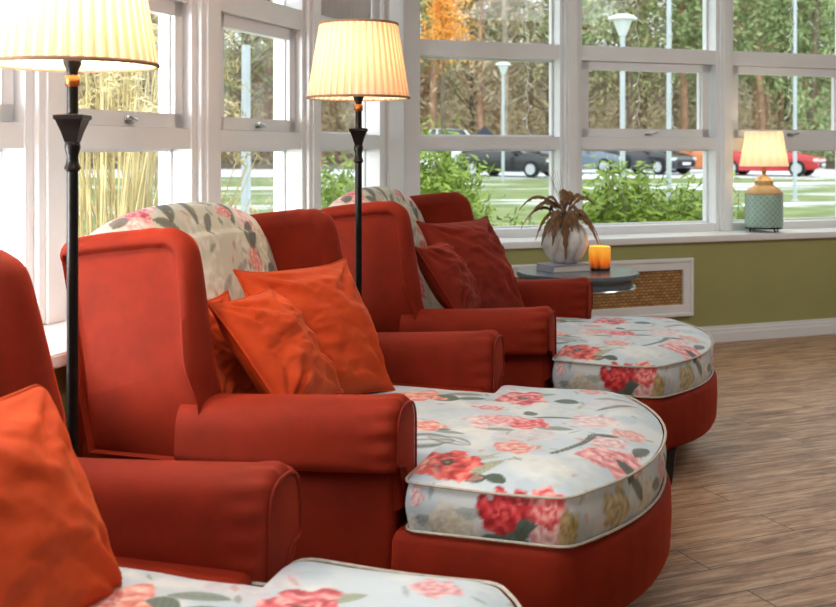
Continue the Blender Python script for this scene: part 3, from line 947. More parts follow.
CH = math.radians(-17.3)
CU = Vector((math.cos(CH), math.sin(CH), 0)); CW = Vector((-math.sin(CH), math.cos(CH), 0))
chair_pos = [p_ - CU * .022 for p_ in (Vector((.139, 3.105, 0)), Vector((.680, 4.60, 0)), Vector((-.381, 1.577, 0)))]
ch0 = make_chair('middle red velvet wing armchair, floral seat cushion shown whole, between the two floor lamps')
ch0.location = chair_pos[0]; ch0.rotation_euler = (0, 0, CH)
ch1 = copy_tree(ch0); ch1['label'] = 'farthest red velvet wing armchair, with dark rust pillows, beside the round black table'
ch1.location = chair_pos[1]
ch2 = copy_tree(ch0); ch2['label'] = 'nearest red velvet wing armchair, cut off by the bottom left corner, with bright orange pillow'
ch2.location = chair_pos[2]

# ---- pillows
def make_pillow(name, S, T, m, seed, label, group, soft=.03):
    n = 60
    xs = np.linspace(-1, 1, n)
    X, Y = np.meshgrid(xs, xs, indexing='ij')
    P = np.c_[X.ravel(), Y.ravel()]
    ex = S / 2 * X * (1 - .12 * (1 - Y ** 4)); ey = S / 2 * Y * (1 - .12 * (1 - X ** 4))
    cr = 1 - soft * (X * Y) ** 8
    ex = ex * cr; ey = ey * cr
    h = T * (np.clip(1 - X ** 2, 0, 1) ** .55) * (np.clip(1 - Y ** 2, 0, 1) ** .55)
    h = np.minimum(h, T * .9 + .1 * h)
    fold = np.zeros_like(X)
    r2 = np.random.default_rng(seed)
    for (cx, cy) in ((-1, -1), (1, -1), (1, 1), (-1, 1)):
        th = np.arctan2(Y - cy, X - cx); d = np.hypot(X - cx, Y - cy)
        fold += .010 * np.sin(th * 13 + r2.uniform(0, 6)) * np.exp(-((d - .5) / .38) ** 2)
    g = fbm(P * np.array([[1.0, 2.2]]) + seed, 1.6, seed).reshape(X.shape) - .5
    g2 = fbm(P @ np.array([[.8, .6], [-.6, .8]]) * np.array([[.8, 3.4]]) + seed, 1.5, seed + 3).reshape(X.shape) - .5
    edge = np.clip((1 - np.maximum(abs(X), abs(Y))) / .25, 0, 1)
    zt = h + (fold + .038 * g + .018 * g2) * edge
    zb = -h * .9 + (fold * .7) * edge
    V = np.concatenate([np.c_[ex.ravel(), ey.ravel(), zt.ravel()], np.c_[ex.ravel(), ey.ravel(), zb.ravel()]])
    F = []
    for i in range(n - 1):
        for j in range(n - 1):
            a = i * n + j
            F.append((a, a + n, a + n + 1, a + 1)); F.append((n * n + a, n * n + a + 1, n * n + a + n + 1, n * n + a + n))
    bidx = [(i, 0) for i in range(n)] + [(n - 1, j) for j in range(1, n)] + [(i, n - 1) for i in range(n - 2, -1, -1)] + [(0, j) for j in range(n - 2, 0, -1)]
    me_o = empty(name, (0, 0, 0), 0, label, 'pillow', group)
    bm = bmesh.new()
    me = bpy.data.meshes.new('cover'); me.from_pydata(V.tolist(), [], F)
    bm.from_mesh(me); bmesh.ops.remove_doubles(bm, verts=bm.verts, dist=1e-5); bmesh.ops.recalc_face_normals(bm, faces=bm.faces); bm.to_mesh(me); bm.free()
    me.shade_smooth(); me.materials.append(m)
    c = bpy.data.objects.new('cover', me); COL.objects.link(c); c.parent = me_o
    MB().tube([(ex[i, j], ey[i, j], 0) for i, j in bidx], .0045, 6, True).build('piping', m, me_o)
    return me_o
def place_pillow(e, org, tr, S, yaw, lean, roll=0.0):
    """tr = top far corner in chair coordinates (u,w,z); yaw turns the top edge, lean tips it back"""
    cy, sy = math.cos(yaw), math.sin(yaw)
    xd = CU * sy + CW * cy                         # along the top edge, towards the far side
    nd = CU * cy - CW * sy                         # horizontal facing direction
    dn = nd * math.sin(lean) - Vector((0, 0, 1)) * math.cos(lean)
    if roll:
        q = Matrix.Rotation(roll, 3, xd.cross(dn))
        xd = q @ xd; dn = q @ dn
    tl = org + CU * tr[0] + CW * tr[1] + Vector((0, 0, tr[2]))
    c = tl - xd * S / 2 + dn * S / 2
    zz = xd.cross(-dn)
    R = Matrix((xd, -dn, zz)).transposed().to_4x4()
    e.matrix_world = Matrix.Translation(c) @ R
G2 = 'velvet pillows on the armchairs'
p = make_pillow('pillow', .48, .115, M['pillow'], 3, 'large orange velvet pillow facing the camera on the middle armchair', G2)
place_pillow(p, chair_pos[0], (-.485, .36, .895), .48, math.radians(25), math.radians(29))
p = make_pillow('pillow', .40, .09, M['pillow'], 8, 'smaller orange velvet pillow leaning by the near wing of the middle armchair', G2)
place_pillow(p, chair_pos[0], (-.59, -.02, .845), .40, 0, math.radians(38))
p = make_pillow('pillow', .36, .045, M['pillow'], 14, 'orange velvet pillow mostly hidden behind smaller pillow of middle armchair', G2)
place_pillow(p, chair_pos[0], (-.71, -.06, .83), .36, 0, math.radians(26))
p = make_pillow('pillow', .50, .11, M['pillow_dark'], 21, 'large dark rust pillow with peaked corner on the farthest armchair', G2)
place_pillow(p, chair_pos[1], (-.46, .35, .945), .50, math.radians(25), math.radians(29))
p = make_pillow('pillow', .36, .09, M['pillow_dark'], 27, 'small dark rust pillow on edge beside near wing of farthest armchair', G2)
place_pillow(p, chair_pos[1], (-.58, -.06, .86), .36, 0, math.radians(34))
p = make_pillow('pillow', .46, .11, M['pillow'], 33, 'bright orange velvet pillow on the nearest armchair at left edge', G2, .13)
place_pillow(p, chair_pos[2], (-.41, .33, .835), .46, math.radians(4), math.radians(25))

# ================================================================== floor lamps
def make_shade(parent, zb, zt, rb, rt, pleats, m, name='lamp_shade', trim=True):
    seg = pleats * 6
    rows = 14
    V = []; fold = []
    for j in range(rows + 1):
        t = j / rows
        r = rb + (rt - rb) * t
        for k in range(seg):
            a = 2 * math.pi * k / seg
            ph = (k % 6) / 6
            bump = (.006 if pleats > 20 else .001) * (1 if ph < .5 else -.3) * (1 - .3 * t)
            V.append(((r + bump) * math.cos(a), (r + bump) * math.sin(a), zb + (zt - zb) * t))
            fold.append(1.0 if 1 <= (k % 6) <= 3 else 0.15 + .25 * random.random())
    F = []
    for j in range(rows):
        for k in range(seg):
            k2 = (k + 1) % seg
            F.append((j * seg + k, j * seg + k2, (j + 1) * seg + k2, (j + 1) * seg + k))
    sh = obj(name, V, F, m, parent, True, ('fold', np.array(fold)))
    if trim:
        for z, r in ((zb, rb + .004), (zt, rt + .004)):
            MB().tube([(r * math.cos(2 * math.pi * k / 64), r * math.sin(2 * math.pi * k / 64), z) for k in range(64)], .005, 6, True).build('trim', M['shade_trim'], sh)
    return sh
M['shade_trim'] = simple('shade_binding', (150, 120, 96), 0.8, 0, .1, 20)

def bulb_light(parent, z, power, col, r=.03):
    d = bpy.data.lights.new('bulb_light', 'POINT'); d.energy = power; d.color = col; d.shadow_soft_size = r
    o = bpy.data.objects.new('bulb_light', d); COL.objects.link(o); o.parent = parent; o.location = (0, 0, z)
def make_floor_lamp(x, y, label, power):
    e = empty('floor_lamp', (x, y, 0), 0, label, 'floor lamp', 'black floor lamps with pleated shades')
    MB().lathe([(0, 0), (.135, 0), (.14, .012), (.13, .022), (.06, .03), (.03, .05), (.018, .08), (0, .081)], 40).build('base', M['black_metal'], e)
    MB().lathe([(.013, .06), (.013, 1.205), (.0125, 1.21)], 20).build('pole', M['black_metal'], e)
    c = MB()
    sq = lambda r, z: [(r * a, r * b, z) for a, b in ((-1, -1), (1, -1), (1, 1), (-1, 1))]
    c.lathe([(.013, 1.20), (.019, 1.208), (.014, 1.222), (.013, 1.235), (.018, 1.255), (.017, 1.266), (.012, 1.272)], 24)
    c.rings([sq(.014, 1.268), sq(.020, 1.290), sq(.030, 1.318), sq(.034, 1.321), sq(.034, 1.330), sq(.012, 1.334)])
    c.lathe([(.013, 1.31), (.0125, 1.395), (.015, 1.40)], 20)
    c.build('candle_cup', M['black_metal'], e, True)
    r_ = MB()
    r_.lathe([(.013, 1.395), (.0165, 1.40), (.0165, 1.418), (.013, 1.422)], 24)
    r_.build('bronze_collar', M['bronze'], e)
    MB().lathe([(.0135, 1.204), (.0185, 1.2065), (.0135, 1.21)], 24).build('bronze_ring', M['bronze'], e)
    MB().lathe([(.012, 1.42), (.013, 1.43), (.020, 1.448), (.021, 1.455), (.016, 1.48), (0, 1.481)], 24).build('socket', M['black_metal'], e)
    MB().lathe([(0, 1.478), (.012, 1.48), (.02, 1.51), (.024, 1.535), (.018, 1.56), (0, 1.572)], 20).build('bulb', M['bulb'], e)
    sp = MB()
    for k in range(3):
        a = k * 2.094
        sp.tube([(0, 0, 1.695), (.142 * math.cos(a), .142 * math.sin(a), 1.721)], .0022, 6)
    for a in (0, math.pi):
        sp.tube([(.02 * math.cos(a), .02 * math.sin(a), 1.47), (.05 * math.cos(a), 0.05 * math.sin(a), 1.56), (.035 * math.cos(a), 0, 1.66), (0, 0, 1.70)], .0018, 6)
    sp.build('harp', M['bronze'], e)
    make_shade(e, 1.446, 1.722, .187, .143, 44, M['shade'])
    bulb_light(e, 1.60, power, (1.0, .78, .58))
    return e
def at(px, Y): return (px - 418) * Y / FPX
l1 = make_floor_lamp(at(72.5, 2.48), 2.48, 'near black floor lamp with pleated shade cut by the top edge', 22)
l2 = make_floor_lamp(at(358.5, 4.06), 4.06, 'far black floor lamp with whole pleated shade in front of corner windows', 7)

# ================================================================== round side table and what stands on it
TX, TY, TZ = .83, 5.62, .62
e = empty('side_table', (TX, TY, 0), 0, 'round black lacquered side table beside the farthest armchair', 'side table')
MB().lathe([(.05, TZ - .03), (.305, TZ - .03), (.315, TZ - .022), (.318, TZ - .012), (.314, TZ), (.0, TZ)], 72).build('tabletop', M['table_black'], e)
MB().lathe([(.27, TZ - .075), (.285, TZ - .07), (.285, TZ - .03), (.2, TZ - .028)], 64).build('apron', M['table_black'], e)
MB().lathe([(.25, TZ - .086), (.296, TZ - .083), (.300, TZ - .077), (.296, TZ - .071), (.25, TZ - .071)], 64).build('silver_rim', M['silver_trim'], e)
MB().lathe([(.0, TZ - .08), (.06, TZ - .08), (.06, TZ - .11), (.035, TZ - .16), (.03, .30), (.05, .2), (.035, .12), (.04, .06), (.19, .03), (.2, .012), (.2, 0), (0, 0)], 40).build('pedestal', M['table_black'], e)

BX, BY = .765, 5.655
bk = empty('hardback_book', (BX, BY, TZ), math.radians(24), 'closed hardback book with grey cover lying under the vase', 'book')
M['book_cover'] = simple('grey_cloth_cover', (156, 158, 172), .6, 0, .05, 40)
M['paper'] = simple('paper_edges', (226, 222, 212), .9, 0, .06, 90)
cv = MB(); cv.cbox(-.115, .115, -.085, .085, 0, .0035, .001); cv.cbox(-.115, .115, -.085, .085, .0325, .036, .001); cv.cbox(-.117, -.113, -.085, .085, .0, .036, .0015)
cv.build('cover', M['book_cover'], bk, False)
MB().box(-.112, .110, -.080, .080, .0036, .0324).build('pages', M['paper'], bk, False)

def marble_mat():
    m, nt, b = mat('white_veined_marble')
    tc = node(nt, 'ShaderNodeTexCoord')
    wv = node(nt, 'ShaderNodeTexWave'); wv.inputs['Scale'].default_value = 5; wv.inputs['Distortion'].default_value = 9; wv.inputs['Detail'].default_value = 4; wv.inputs['Detail Scale'].default_value = 1.4
    nt.links.new(tc.outputs['Object'], wv.inputs['Vector'])
    rp = node(nt, 'ShaderNodeValToRGB'); e = rp.color_ramp.elements
    e[0].position = 0.0; e[0].color = lin((196, 193, 190)) + (1,)
    e[1].position = 1.0; e[1].color = lin((240, 238, 236)) + (1,)
    k = e.new(.10); k.color = lin((222, 219, 214)) + (1,)
    nt.links.new(wv.outputs['Fac'], rp.inputs['Fac']); nt.links.new(rp.outputs['Color'], b.inputs['Base Color'])
    b.inputs['Roughness'].default_value = .35
    return m
VX, VY, VZ = .772, 5.68, TZ + .0365
v = MB().lathe([(0, 0), (.055, 0), (.062, .004), (.095, .035), (.118, .08), (.124, .12), (.116, .162), (.092, .196), (.06, .216), (.045, .222), (.042, .235), (.046, .24), (.038, .238), (.034, .222), (.0, .2)], 48)
vo = tag(v.build('vase', marble_mat(), None, True, True, (VX, VY, VZ)), 'round white marbled vase standing on the book on side table', 'vase')

pl = empty('dried_plant', (VX, VY, VZ + .205), 0, 'dried brown drooping leaves and wisps standing in the marbled vase', 'dried plant')
M['dry_leaf'] = simple('dried_brown_leaf', (120, 86, 54), .7, 0, .35, 40)
M['dry_stem'] = simple('dry_straw', (150, 128, 92), .8, 0, .2, 40)
# (azimuth deg in picture: 0 = right, 180 = left, -90 = towards viewer), reach, rise, droop
fronds = [(178, .24, .16, .05), (172, .23, .10, -.05), (200, .17, .07, -.10), (215, .165, .05, -.13), (150, .16, .13, .05), (240, .165, .05, -.12), (264, .158, .05, -.19), (285, .13, .08, -.02), (300, .12, .08, -.06), (330, .175, .09, -.10), (350, .19, .06, -.14), (10, .17, .15, .07), (35, .14, .16, .1), (80, .10, .14, .08), (120, .14, .12, .02), (255, .05, .13, .08), (20, .21, .04, -.16), (278, .14, .06, -.05), (230, .14, .08, -.04), (190, .20, .13, .0), (160, .12, .15, .08), (315, .10, .11, .0), (60, .1, .17, .12), (95, .05, .18, .14)]
for (az, reach, rise, droop) in fronds:
    a = math.radians(az); d = Vector((math.cos(a), math.sin(a), 0))
    P0 = Vector((0, 0, .0)); P1 = d * reach * .35 + Vector((0, 0, rise * .95 + .03)); P2 = d * reach * .7 + Vector((0, 0, rise + .02)); P3 = d * reach + Vector((0, 0, droop + .02))
    vs = []; fs = []; n = 22
    side = Vector((-d.y, d.x, 0))
    if abs(d.y) > .6: side = Vector((-d.y, d.x, 0))
    for i in range(n + 1):
        t = i / n
        c = P0 * (1 - t) ** 3 + P1 * 3 * t * (1 - t) ** 2 + P2 * 3 * t * t * (1 - t) + P3 * t ** 3
        wd = .023 * math.sin(math.pi * min(1, max(0, (t - .22) / .78)) ** .8) + .0022
        wd *= 1 + .25 * math.sin(i * 2.4)
        vs += [c - side * wd - Vector((0, 0, wd * .5)), c + Vector((0, 0, .004)), c + side * wd - Vector((0, 0, wd * .5)), c - Vector((0, 0, .003))]
    for i in range(n):
        for k in range(4):
            k2 = (k + 1) % 4
            fs.append((4 * i + k, 4 * i + k2, 4 * i + 4 + k2, 4 * i + 4 + k))
    obj('leaf', vs, fs, M['dry_leaf'], pl)
for i in range(7):
    a = math.radians(random.uniform(100, 240)); rr = random.uniform(.05, .12); hh = random.uniform(.2, .3)
    MB().tube([(0, 0, 0), (rr * .3 * math.cos(a), rr * .3 * math.sin(a), hh * .5), (rr * math.cos(a), rr * math.sin(a), hh)], [.002, .0015, .0008], 5).build('stem', M['dry_stem'], pl)

def amber_mat():
    m, nt, b = mat('amber_glass_candle')
    tc = node(nt, 'ShaderNodeTexCoord')
    sp = node(nt, 'ShaderNodeSeparateXYZ'); nt.links.new(tc.outputs['Object'], sp.inputs['Vector'])
    nz = node(nt, 'ShaderNodeTexNoise'); nz.inputs['Scale'].default_value = 14; nz.inputs['Detail'].default_value = 4
    mp = node(nt, 'ShaderNodeMapping'); mp.inputs['Scale'].default_value = (3, 3, .6)
    nt.links.new(tc.outputs['Object'], mp.inputs['Vector']); nt.links.new(mp.outputs['Vector'], nz.inputs['Vector'])
    ad = node(nt, 'ShaderNodeMath', operation='MULTIPLY_ADD'); ad.inputs[1].default_value = .10; nt.links.new(nz.outputs['Fac'], ad.inputs[0]); nt.links.new(sp.outputs['Z'], ad.inputs[2])
    rp = node(nt, 'ShaderNodeValToRGB'); e = rp.color_ramp.elements
    e[0].position = .055; e[0].color = lin((70, 26, 10)) + (1,)
    e[1].position = .16; e[1].color = lin((255, 176, 60)) + (1,)
    k = e.new(.095); k.color = lin((226, 106, 20)) + (1,)
    nt.links.new(ad.outputs[0], rp.inputs['Fac'])
    nt.links.new(rp.outputs['Color'], b.inputs['Base Color'])
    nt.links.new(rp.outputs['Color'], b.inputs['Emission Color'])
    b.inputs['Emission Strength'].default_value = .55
    b.inputs['Roughness'].default_value = .12
    b.inputs['Coat Weight'].default_value = .5
    return m
cd = empty('candle_holder', (.953, 5.665, TZ), 0, 'lit orange glass candle holder on the side table beside book', 'candle holder')
MB().lathe([(0, .012), (.054, .012), (.057, .02), (.057, .124), (.052, .126), (.049, .122), (.048, .075), (0, .074)], 40).build('glass_cup', amber_mat(), cd)
MB().lathe([(0, 0), (.05, 0), (.055, .003), (.056, .013), (0, .0135)], 40).build('glass_foot', simple('dark_glass_foot', (60, 48, 44), .1, 0, .1, 10), cd)
MB().lathe([(0, .0745), (.046, .0745), (.046, .082), (0, .083)], 32).build('wax', simple('candle_wax', (255, 214, 150), .5, 0, .02, 10), cd)
fl_ = MB().lathe([(0, .088), (.004, .092), (.006, .1), (.003, .112), (0, .118)], 12).build('flame', emit_mat('flame', (255, 190, 90), 20), cd)
bulb_light(cd, .10, .5, (1, .55, .2), .01)

# ================================================================== table lamp on the back sill
p = planeB(2.555, -.14, ZS)
tl = empty('table_lamp', p, 0, 'lit table lamp with green lattice ceramic body on the back windowsill', 'table lamp')
def lattice_mat():
    m, nt, b = mat('green_lattice_ceramic')
    tc = node(nt, 'ShaderNodeTexCoord')
    sp = node(nt, 'ShaderNodeSeparateXYZ'); nt.links.new(tc.outputs['Object'], sp.inputs['Vector'])
    at_ = node(nt, 'ShaderNodeMath', operation='ARCTAN2'); nt.links.new(sp.outputs['Y'], at_.inputs[0]); nt.links.new(sp.outputs['X'], at_.inputs[1])
    ang = node(nt, 'ShaderNodeMath', operation='MULTIPLY'); ang.inputs[1].default_value = 20.0; nt.links.new(at_.outputs[0], ang.inputs[0])
    zz = node(nt, 'ShaderNodeMath', operation='MULTIPLY'); zz.inputs[1].default_value = 160.0; nt.links.new(sp.outputs['Z'], zz.inputs[0])
    outs = []
    for op in ('ADD', 'SUBTRACT'):
        s_ = node(nt, 'ShaderNodeMath', operation=op); nt.links.new(ang.outputs[0], s_.inputs[0]); nt.links.new(zz.outputs[0], s_.inputs[1])
        c_ = node(nt, 'ShaderNodeMath', operation='COSINE'); nt.links.new(s_.outputs[0], c_.inputs[0]); outs.append(c_)
    mx = node(nt, 'ShaderNodeMath', operation='MAXIMUM'); nt.links.new(outs[0].outputs[0], mx.inputs[0]); nt.links.new(outs[1].outputs[0], mx.inputs[1])
    rp = node(nt, 'ShaderNodeValToRGB'); e = rp.color_ramp.elements
    e[0].position = .55; e[0].color = lin((146, 178, 164)) + (1,)
    e[1].position = .95; e[1].color = lin((176, 200, 186)) + (1,)
    nt.links.new(mx.outputs[0], rp.inputs['Fac']); nt.links.new(rp.outputs['Color'], b.inputs['Base Color'])
    b.inputs['Roughness'].default_value = .25
    return m
M['cap_gold'] = simple('tan_glazed_cap', (206, 170, 120), .35, 0, .1, 20)
MB().lathe([(0, .03), (.116, .03), (.124, .036), (.126, .06), (.126, .245), (.12, .256), (0, .257)], 56).build('body', lattice_mat(), tl)
MB().lathe([(.125, .254), (.128, .258), (.125, .266), (.105, .292), (.072, .312), (.062, .318), (.062, .338), (.066, .344), (.06, .35), (.035, .372), (.012, .39), (0, .391)], 56).build('shoulder', M['cap_gold'], tl)
ft = MB()
ft.lathe([(.10, .022), (.122, .022), (.122, .031), (.10, .031)], 40)
for k in range(4):
    a = math.radians(20 + 90 * k); c_, s_ = .105 * math.cos(a), .105 * math.sin(a)
    ft.tube([(c_, s_, .024), (c_ * 1.08, s_ * 1.08, .012), (c_ * 1.05, s_ * 1.05, 0.001)], .006, 6)
ft.build('foot_stand', M['black_metal'], tl)
MB().lathe([(.010, .388), (.012, .40), (.018, .41), (.012, .42), (.014, .46), (0, .461)], 20).build('socket', M['bronze'], tl)
MB().lathe([(0, .46), (.02, .475), (.03, .52), (.02, .555), (0, .565)], 16).build('bulb', M['bulb'], tl)
make_shade(tl, .445, .682, .160, .122, 16, M['shade_small'], trim=False)
bulb_light(tl, .54, 7, (1.0, .84, .62))

# ================================================================== outside
def outz(d):   # ground height against distance
    return -0.30 + 0.55 * min(1, max(0, (d - 9) / 38.0))
def lawn_mat():
    m, nt, b = mat('snow_patched_lawn')
    tc = node(nt, 'ShaderNodeTexCoord')
    mp = node(nt, 'ShaderNodeMapping'); mp.inputs['Rotation'].default_value = (0, 0, -math.radians(8)); mp.inputs['Scale'].default_value = (.07, .34, 1)
    nt.links.new(tc.outputs['Object'], mp.inputs['Vector'])
    n1 = node(nt, 'ShaderNodeTexNoise'); n1.inputs['Scale'].default_value = 1.0; n1.inputs['Detail'].default_value = 6; n1.inputs['Roughness'].default_value = .6
    nt.links.new(mp.outputs['Vector'], n1.inputs['Vector'])
    n2 = node(nt, 'ShaderNodeTexNoise'); n2.inputs['Scale'].default_value = 1.3; n2.inputs['Detail'].default_value = 8
    nt.links.new(tc.outputs['Object'], n2.inputs['Vector'])
    gr = node(nt, 'ShaderNodeValToRGB'); e = gr.color_ramp.elements
    e[0].position = .3; e[0].color = lin((92, 110, 62)) + (1,)
    e[1].position = .7; e[1].color = lin((142, 152, 94)) + (1,)
    nt.links.new(n2.outputs['Fac'], gr.inputs['Fac'])
    sn = node(nt, 'ShaderNodeValToRGB'); e = sn.color_ramp.elements
    e[0].position = .535; e[1].position = .60
    nt.links.new(n1.outputs['Fac'], sn.inputs['Fac'])
    mx = node(nt, 'ShaderNodeMix', data_type='RGBA'); mx.inputs[7].default_value = lin((238, 242, 246)) + (1,)
    nt.links.new(sn.outputs['Color'], mx.inputs['Factor']); nt.links.new(gr.outputs['Color'], mx.inputs[6])
    nt.links.new(mx.outputs[2], b.inputs['Base Color'])
    b.inputs['Roughness'].default_value = .9
    return m
def grid_ground(name, x0, x1, y0, y1, nx, ny, zf, m, lab):
    vs = []; fs = []
    for j in range(ny + 1):
        for i in range(nx + 1):
            x = x0 + (x1 - x0) * i / nx; y = y0 + (y1 - y0) * j / ny
            vs.append((x, y, zf(x, y)))
    for j in range(ny):
        for i in range(nx):
            a = j * (nx + 1) + i
            fs.append((a, a + 1, a + nx + 2, a + nx + 1))
    return tag(obj(name, vs, fs, m), lab, kind='structure')
M['lawn'] = lawn_mat()
grid_ground('lawn_ground', -70, 80, -4, 42.5, 60, 40, lambda x, y: outz(y) - (.0 if y > 9 else 0) + .03 * math.sin(x * .7) * math.sin(y * .5), M['lawn'], 'green lawn with melting snow patches outside')
M['snow'] = simple('trodden_snow', (228, 233, 238), .9, 0, .08, .5)
grid_ground('car_park_ground', -70, 80, 42.5, 56, 30, 6, lambda x, y: outz(y) + .0, M['snow'], 'snow covered car park beyond the lawn')
M['forest_floor'] = simple('forest_floor', (112, 98, 78), .95, 0, .4, .6)
grid_ground('forest_ground', -90, 110, 56, 130, 30, 12, lambda x, y: outz(y) + (y - 56) * .035 + max(0, y - 97) * .32, M['forest_floor'], 'brown forest floor rising behind the car park')

# ---- trees
M['bark_pine'] = simple('pine_bark', (176, 138, 110), .9, 0, .35, 3)
M['bark_grey'] = simple('grey_bark', (164, 150, 130), .9, 0, .35, 3)
M['bark_dark'] = simple('dark_bark', (116, 100, 84), .9, 0, .35, 3)
M['needles'] = simple('pine_needles', (150, 166, 112), .9, 0, .3, 1.2)
M['twigs'] = simple('bare_twigs', (190, 172, 136), .9, 0, .3, 1.0)
M['moss'] = simple('olive_sprays', (168, 170, 116), .9, 0, .3, 1.0)
M['orange_leaf'] = simple('orange_autumn_leaf', (255, 170, 70), .8, 0, .2, 1.0)  # orange of the lamp reflection that the added tree imitates
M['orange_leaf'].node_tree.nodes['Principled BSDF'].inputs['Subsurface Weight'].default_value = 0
def leaf_cloud(centres, rad, count, size, rs, flat=.7, long=1.0):
    vs = []; fs = []
    for _ in range(count):
        c = Vector(rs.choice(centres))
        d = Vector((rs.gauss(0, 1), rs.gauss(0, 1), rs.gauss(0, 1) * flat)) * rad * .5
        p = c + d
        a = Vector((rs.gauss(0, 1), rs.gauss(0, 1), rs.gauss(0, 1))).normalized(); b = a.orthogonal().normalized()
        s_ = size * rs.uniform(.5, 1.3)
        k = len(vs)
        vs += [p - a * s_ * long, p + b * s_ * .5, p + a * s_ * long, p - b * s_ * .5]
        fs.append((k, k + 1, k + 2, k + 3))
    return vs, fs
def make_tree(kind, seed, label, bark, leafm):
    rs = random.Random(seed)
    e = empty(kind, (0, 0, 0), 0, label, 'tree', 'trees behind the car park')
    H = rs.uniform(13, 17)
    r0 = rs.uniform(.17, .27)
    lx, ly = rs.uniform(-.8, .8), rs.uniform(-.5, .5)
    path = [(lx * t * t + .15 * math.sin(t * 5 + seed), ly * t * t, H * t) for t in [i / 12 for i in range(13)]]
    MB().tube(path, [r0 * (1 - .75 * i / 12) for i in range(13)], 9).build('trunk', bark, e)
    br = MB(); cents = []
    lo = {'pine_tree': .35, 'bare_tree': .18, 'spruce_tree': .06, 'orange_tree': .62}[kind]
    nb = 34 if kind != 'bare_tree' else 46
    for k in range(nb):
        t = lo + (1 - lo) * (k + rs.random()) / nb
        a = rs.uniform(0, 6.28)
        L = {'pine_tree': 2.2, 'bare_tree': 2.8, 'spruce_tree': 2.6, 'orange_tree': 2.6}[kind] * rs.uniform(.5, 1.1) * (1.15 - t * .8)
        i = int(t * 12); b = Vector(path[min(i, 12)])
        b.z = H * t
        up = {'pine_tree': .25, 'bare_tree': .7, 'spruce_tree': -.25, 'orange_tree': .4}[kind]
        d = Vector((math.cos(a), math.sin(a), up))
        m_ = b + d * L * .5 + Vector((0, 0, rs.uniform(-.2, .25))); e_ = b + d * L + Vector((0, 0, rs.uniform(-.3, .4)))
        br.tube([b, m_, e_], [.05, .035, .012], 5)
        cents += [tuple(m_), tuple(e_), tuple((m_ + e_) / 2)]
        for q in range(3):
            s0 = b.lerp(e_, rs.uniform(.4, .95)); s1 = s0 + Vector((rs.gauss(0, .6), rs.gauss(0, .6), rs.gauss(.3, .5)))
            br.tube([s0, s1], [.02, .006], 4)
            cents.append(tuple(s1))
    br.build('branches', bark, e)
    cnt = {'pine_tree': 2600, 'bare_tree': 1500, 'spruce_tree': 3000, 'orange_tree': 3200}[kind]
    sz = {'pine_tree': .15, 'bare_tree': .09, 'spruce_tree': .15, 'orange_tree': .12}[kind]
    vs, fs = leaf_cloud(cents, .9, cnt, sz, rs, .8, 1.3 if kind != 'bare_tree' else 2.4)
    obj('foliage', vs, fs, leafm, e, False)
    return e
protos = [make_tree('pine_tree', 1, '', M['bark_pine'], M['needles']), make_tree('pine_tree', 2, '', M['bark_pine'], M['needles']),
          make_tree('bare_tree', 3, '', M['bark_grey'], M['twigs']), make_tree('bare_tree', 4, '', M['bark_dark'], M['moss']),
          make_tree('spruce_tree', 5, '', M['bark_dark'], M['needles']), make_tree('bare_tree', 6, '', M['bark_pine'], M['twigs'])]
tl_ = {'pine_tree': 'tall pine with bare lower trunk in the wood behind the parked cars',
       'bare_tree': 'leafless winter tree with thin twigs in the wood behind the parked cars',
       'spruce_tree': 'bushy evergreen tree in the wood behind the parked cars'}
used = set()
rt = random.Random(5)
def place_tree(pi, x, y, s, rz):
    o = protos[pi] if pi not in used else copy_tree(protos[pi])
    used.add(pi)
    kind = o.name.split('.')[0]
    o['label'] = tl_[kind]; o['category'] = 'tree'; o['group'] = {'pine_tree': 'pines behind the car park', 'bare_tree': 'leafless trees behind the car park', 'spruce_tree': 'evergreens behind the car park'}[kind]
    o.location = (x, y, outz(y) + max(0, (y - 56) * .035) - .05); o.scale = (s, s, s); o.rotation_euler = (0, 0, rz)
for row, (yy, nrow) in enumerate(((58, 22), (66, 26), (76, 28), (90, 30))):
    for i in range(nrow):
        kx = -.40 + .86 * (i + .5 + rt.uniform(-.4, .4)) / nrow
        y = yy + rt.uniform(-3, 3); x = kx * y
        if kx > .22: pi = rt.choice([0, 1, 4, 0, 4, 2])
        elif kx > .1: pi = rt.choice([0, 1, 2, 3, 5])
        else: pi = rt.choice([2, 3, 5, 5, 3, 1])
        place_tree(pi, x, y, rt.uniform(.8, 1.15), rt.uniform(0, 6.28))
# tangled undergrowth between the trunks
rs = random.Random(9)
cents = []
for i in range(700):
    y = rs.uniform(60, 98); x = rs.uniform(-.42, .5) * y
    cents.append((x, y, outz(y) + (y - 56) * .035 + rs.uniform(.2, 3.4)))
vs, fs = leaf_cloud(cents, 2.4, 42000, .13, rs, .7, 2.2)
tag(obj('undergrowth', vs, fs, M['twigs'], None, False), 'tangle of brown twigs between the tree trunks', 'undergrowth', None, 'stuff')
# added orange-leaved tree imitating a lamp reflection in the corner window's top pane
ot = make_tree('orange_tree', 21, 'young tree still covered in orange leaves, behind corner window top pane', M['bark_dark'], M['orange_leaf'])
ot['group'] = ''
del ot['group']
ot.location = (.98, 40.5, outz(40.5)); ot.scale = (.5, .5, .52)

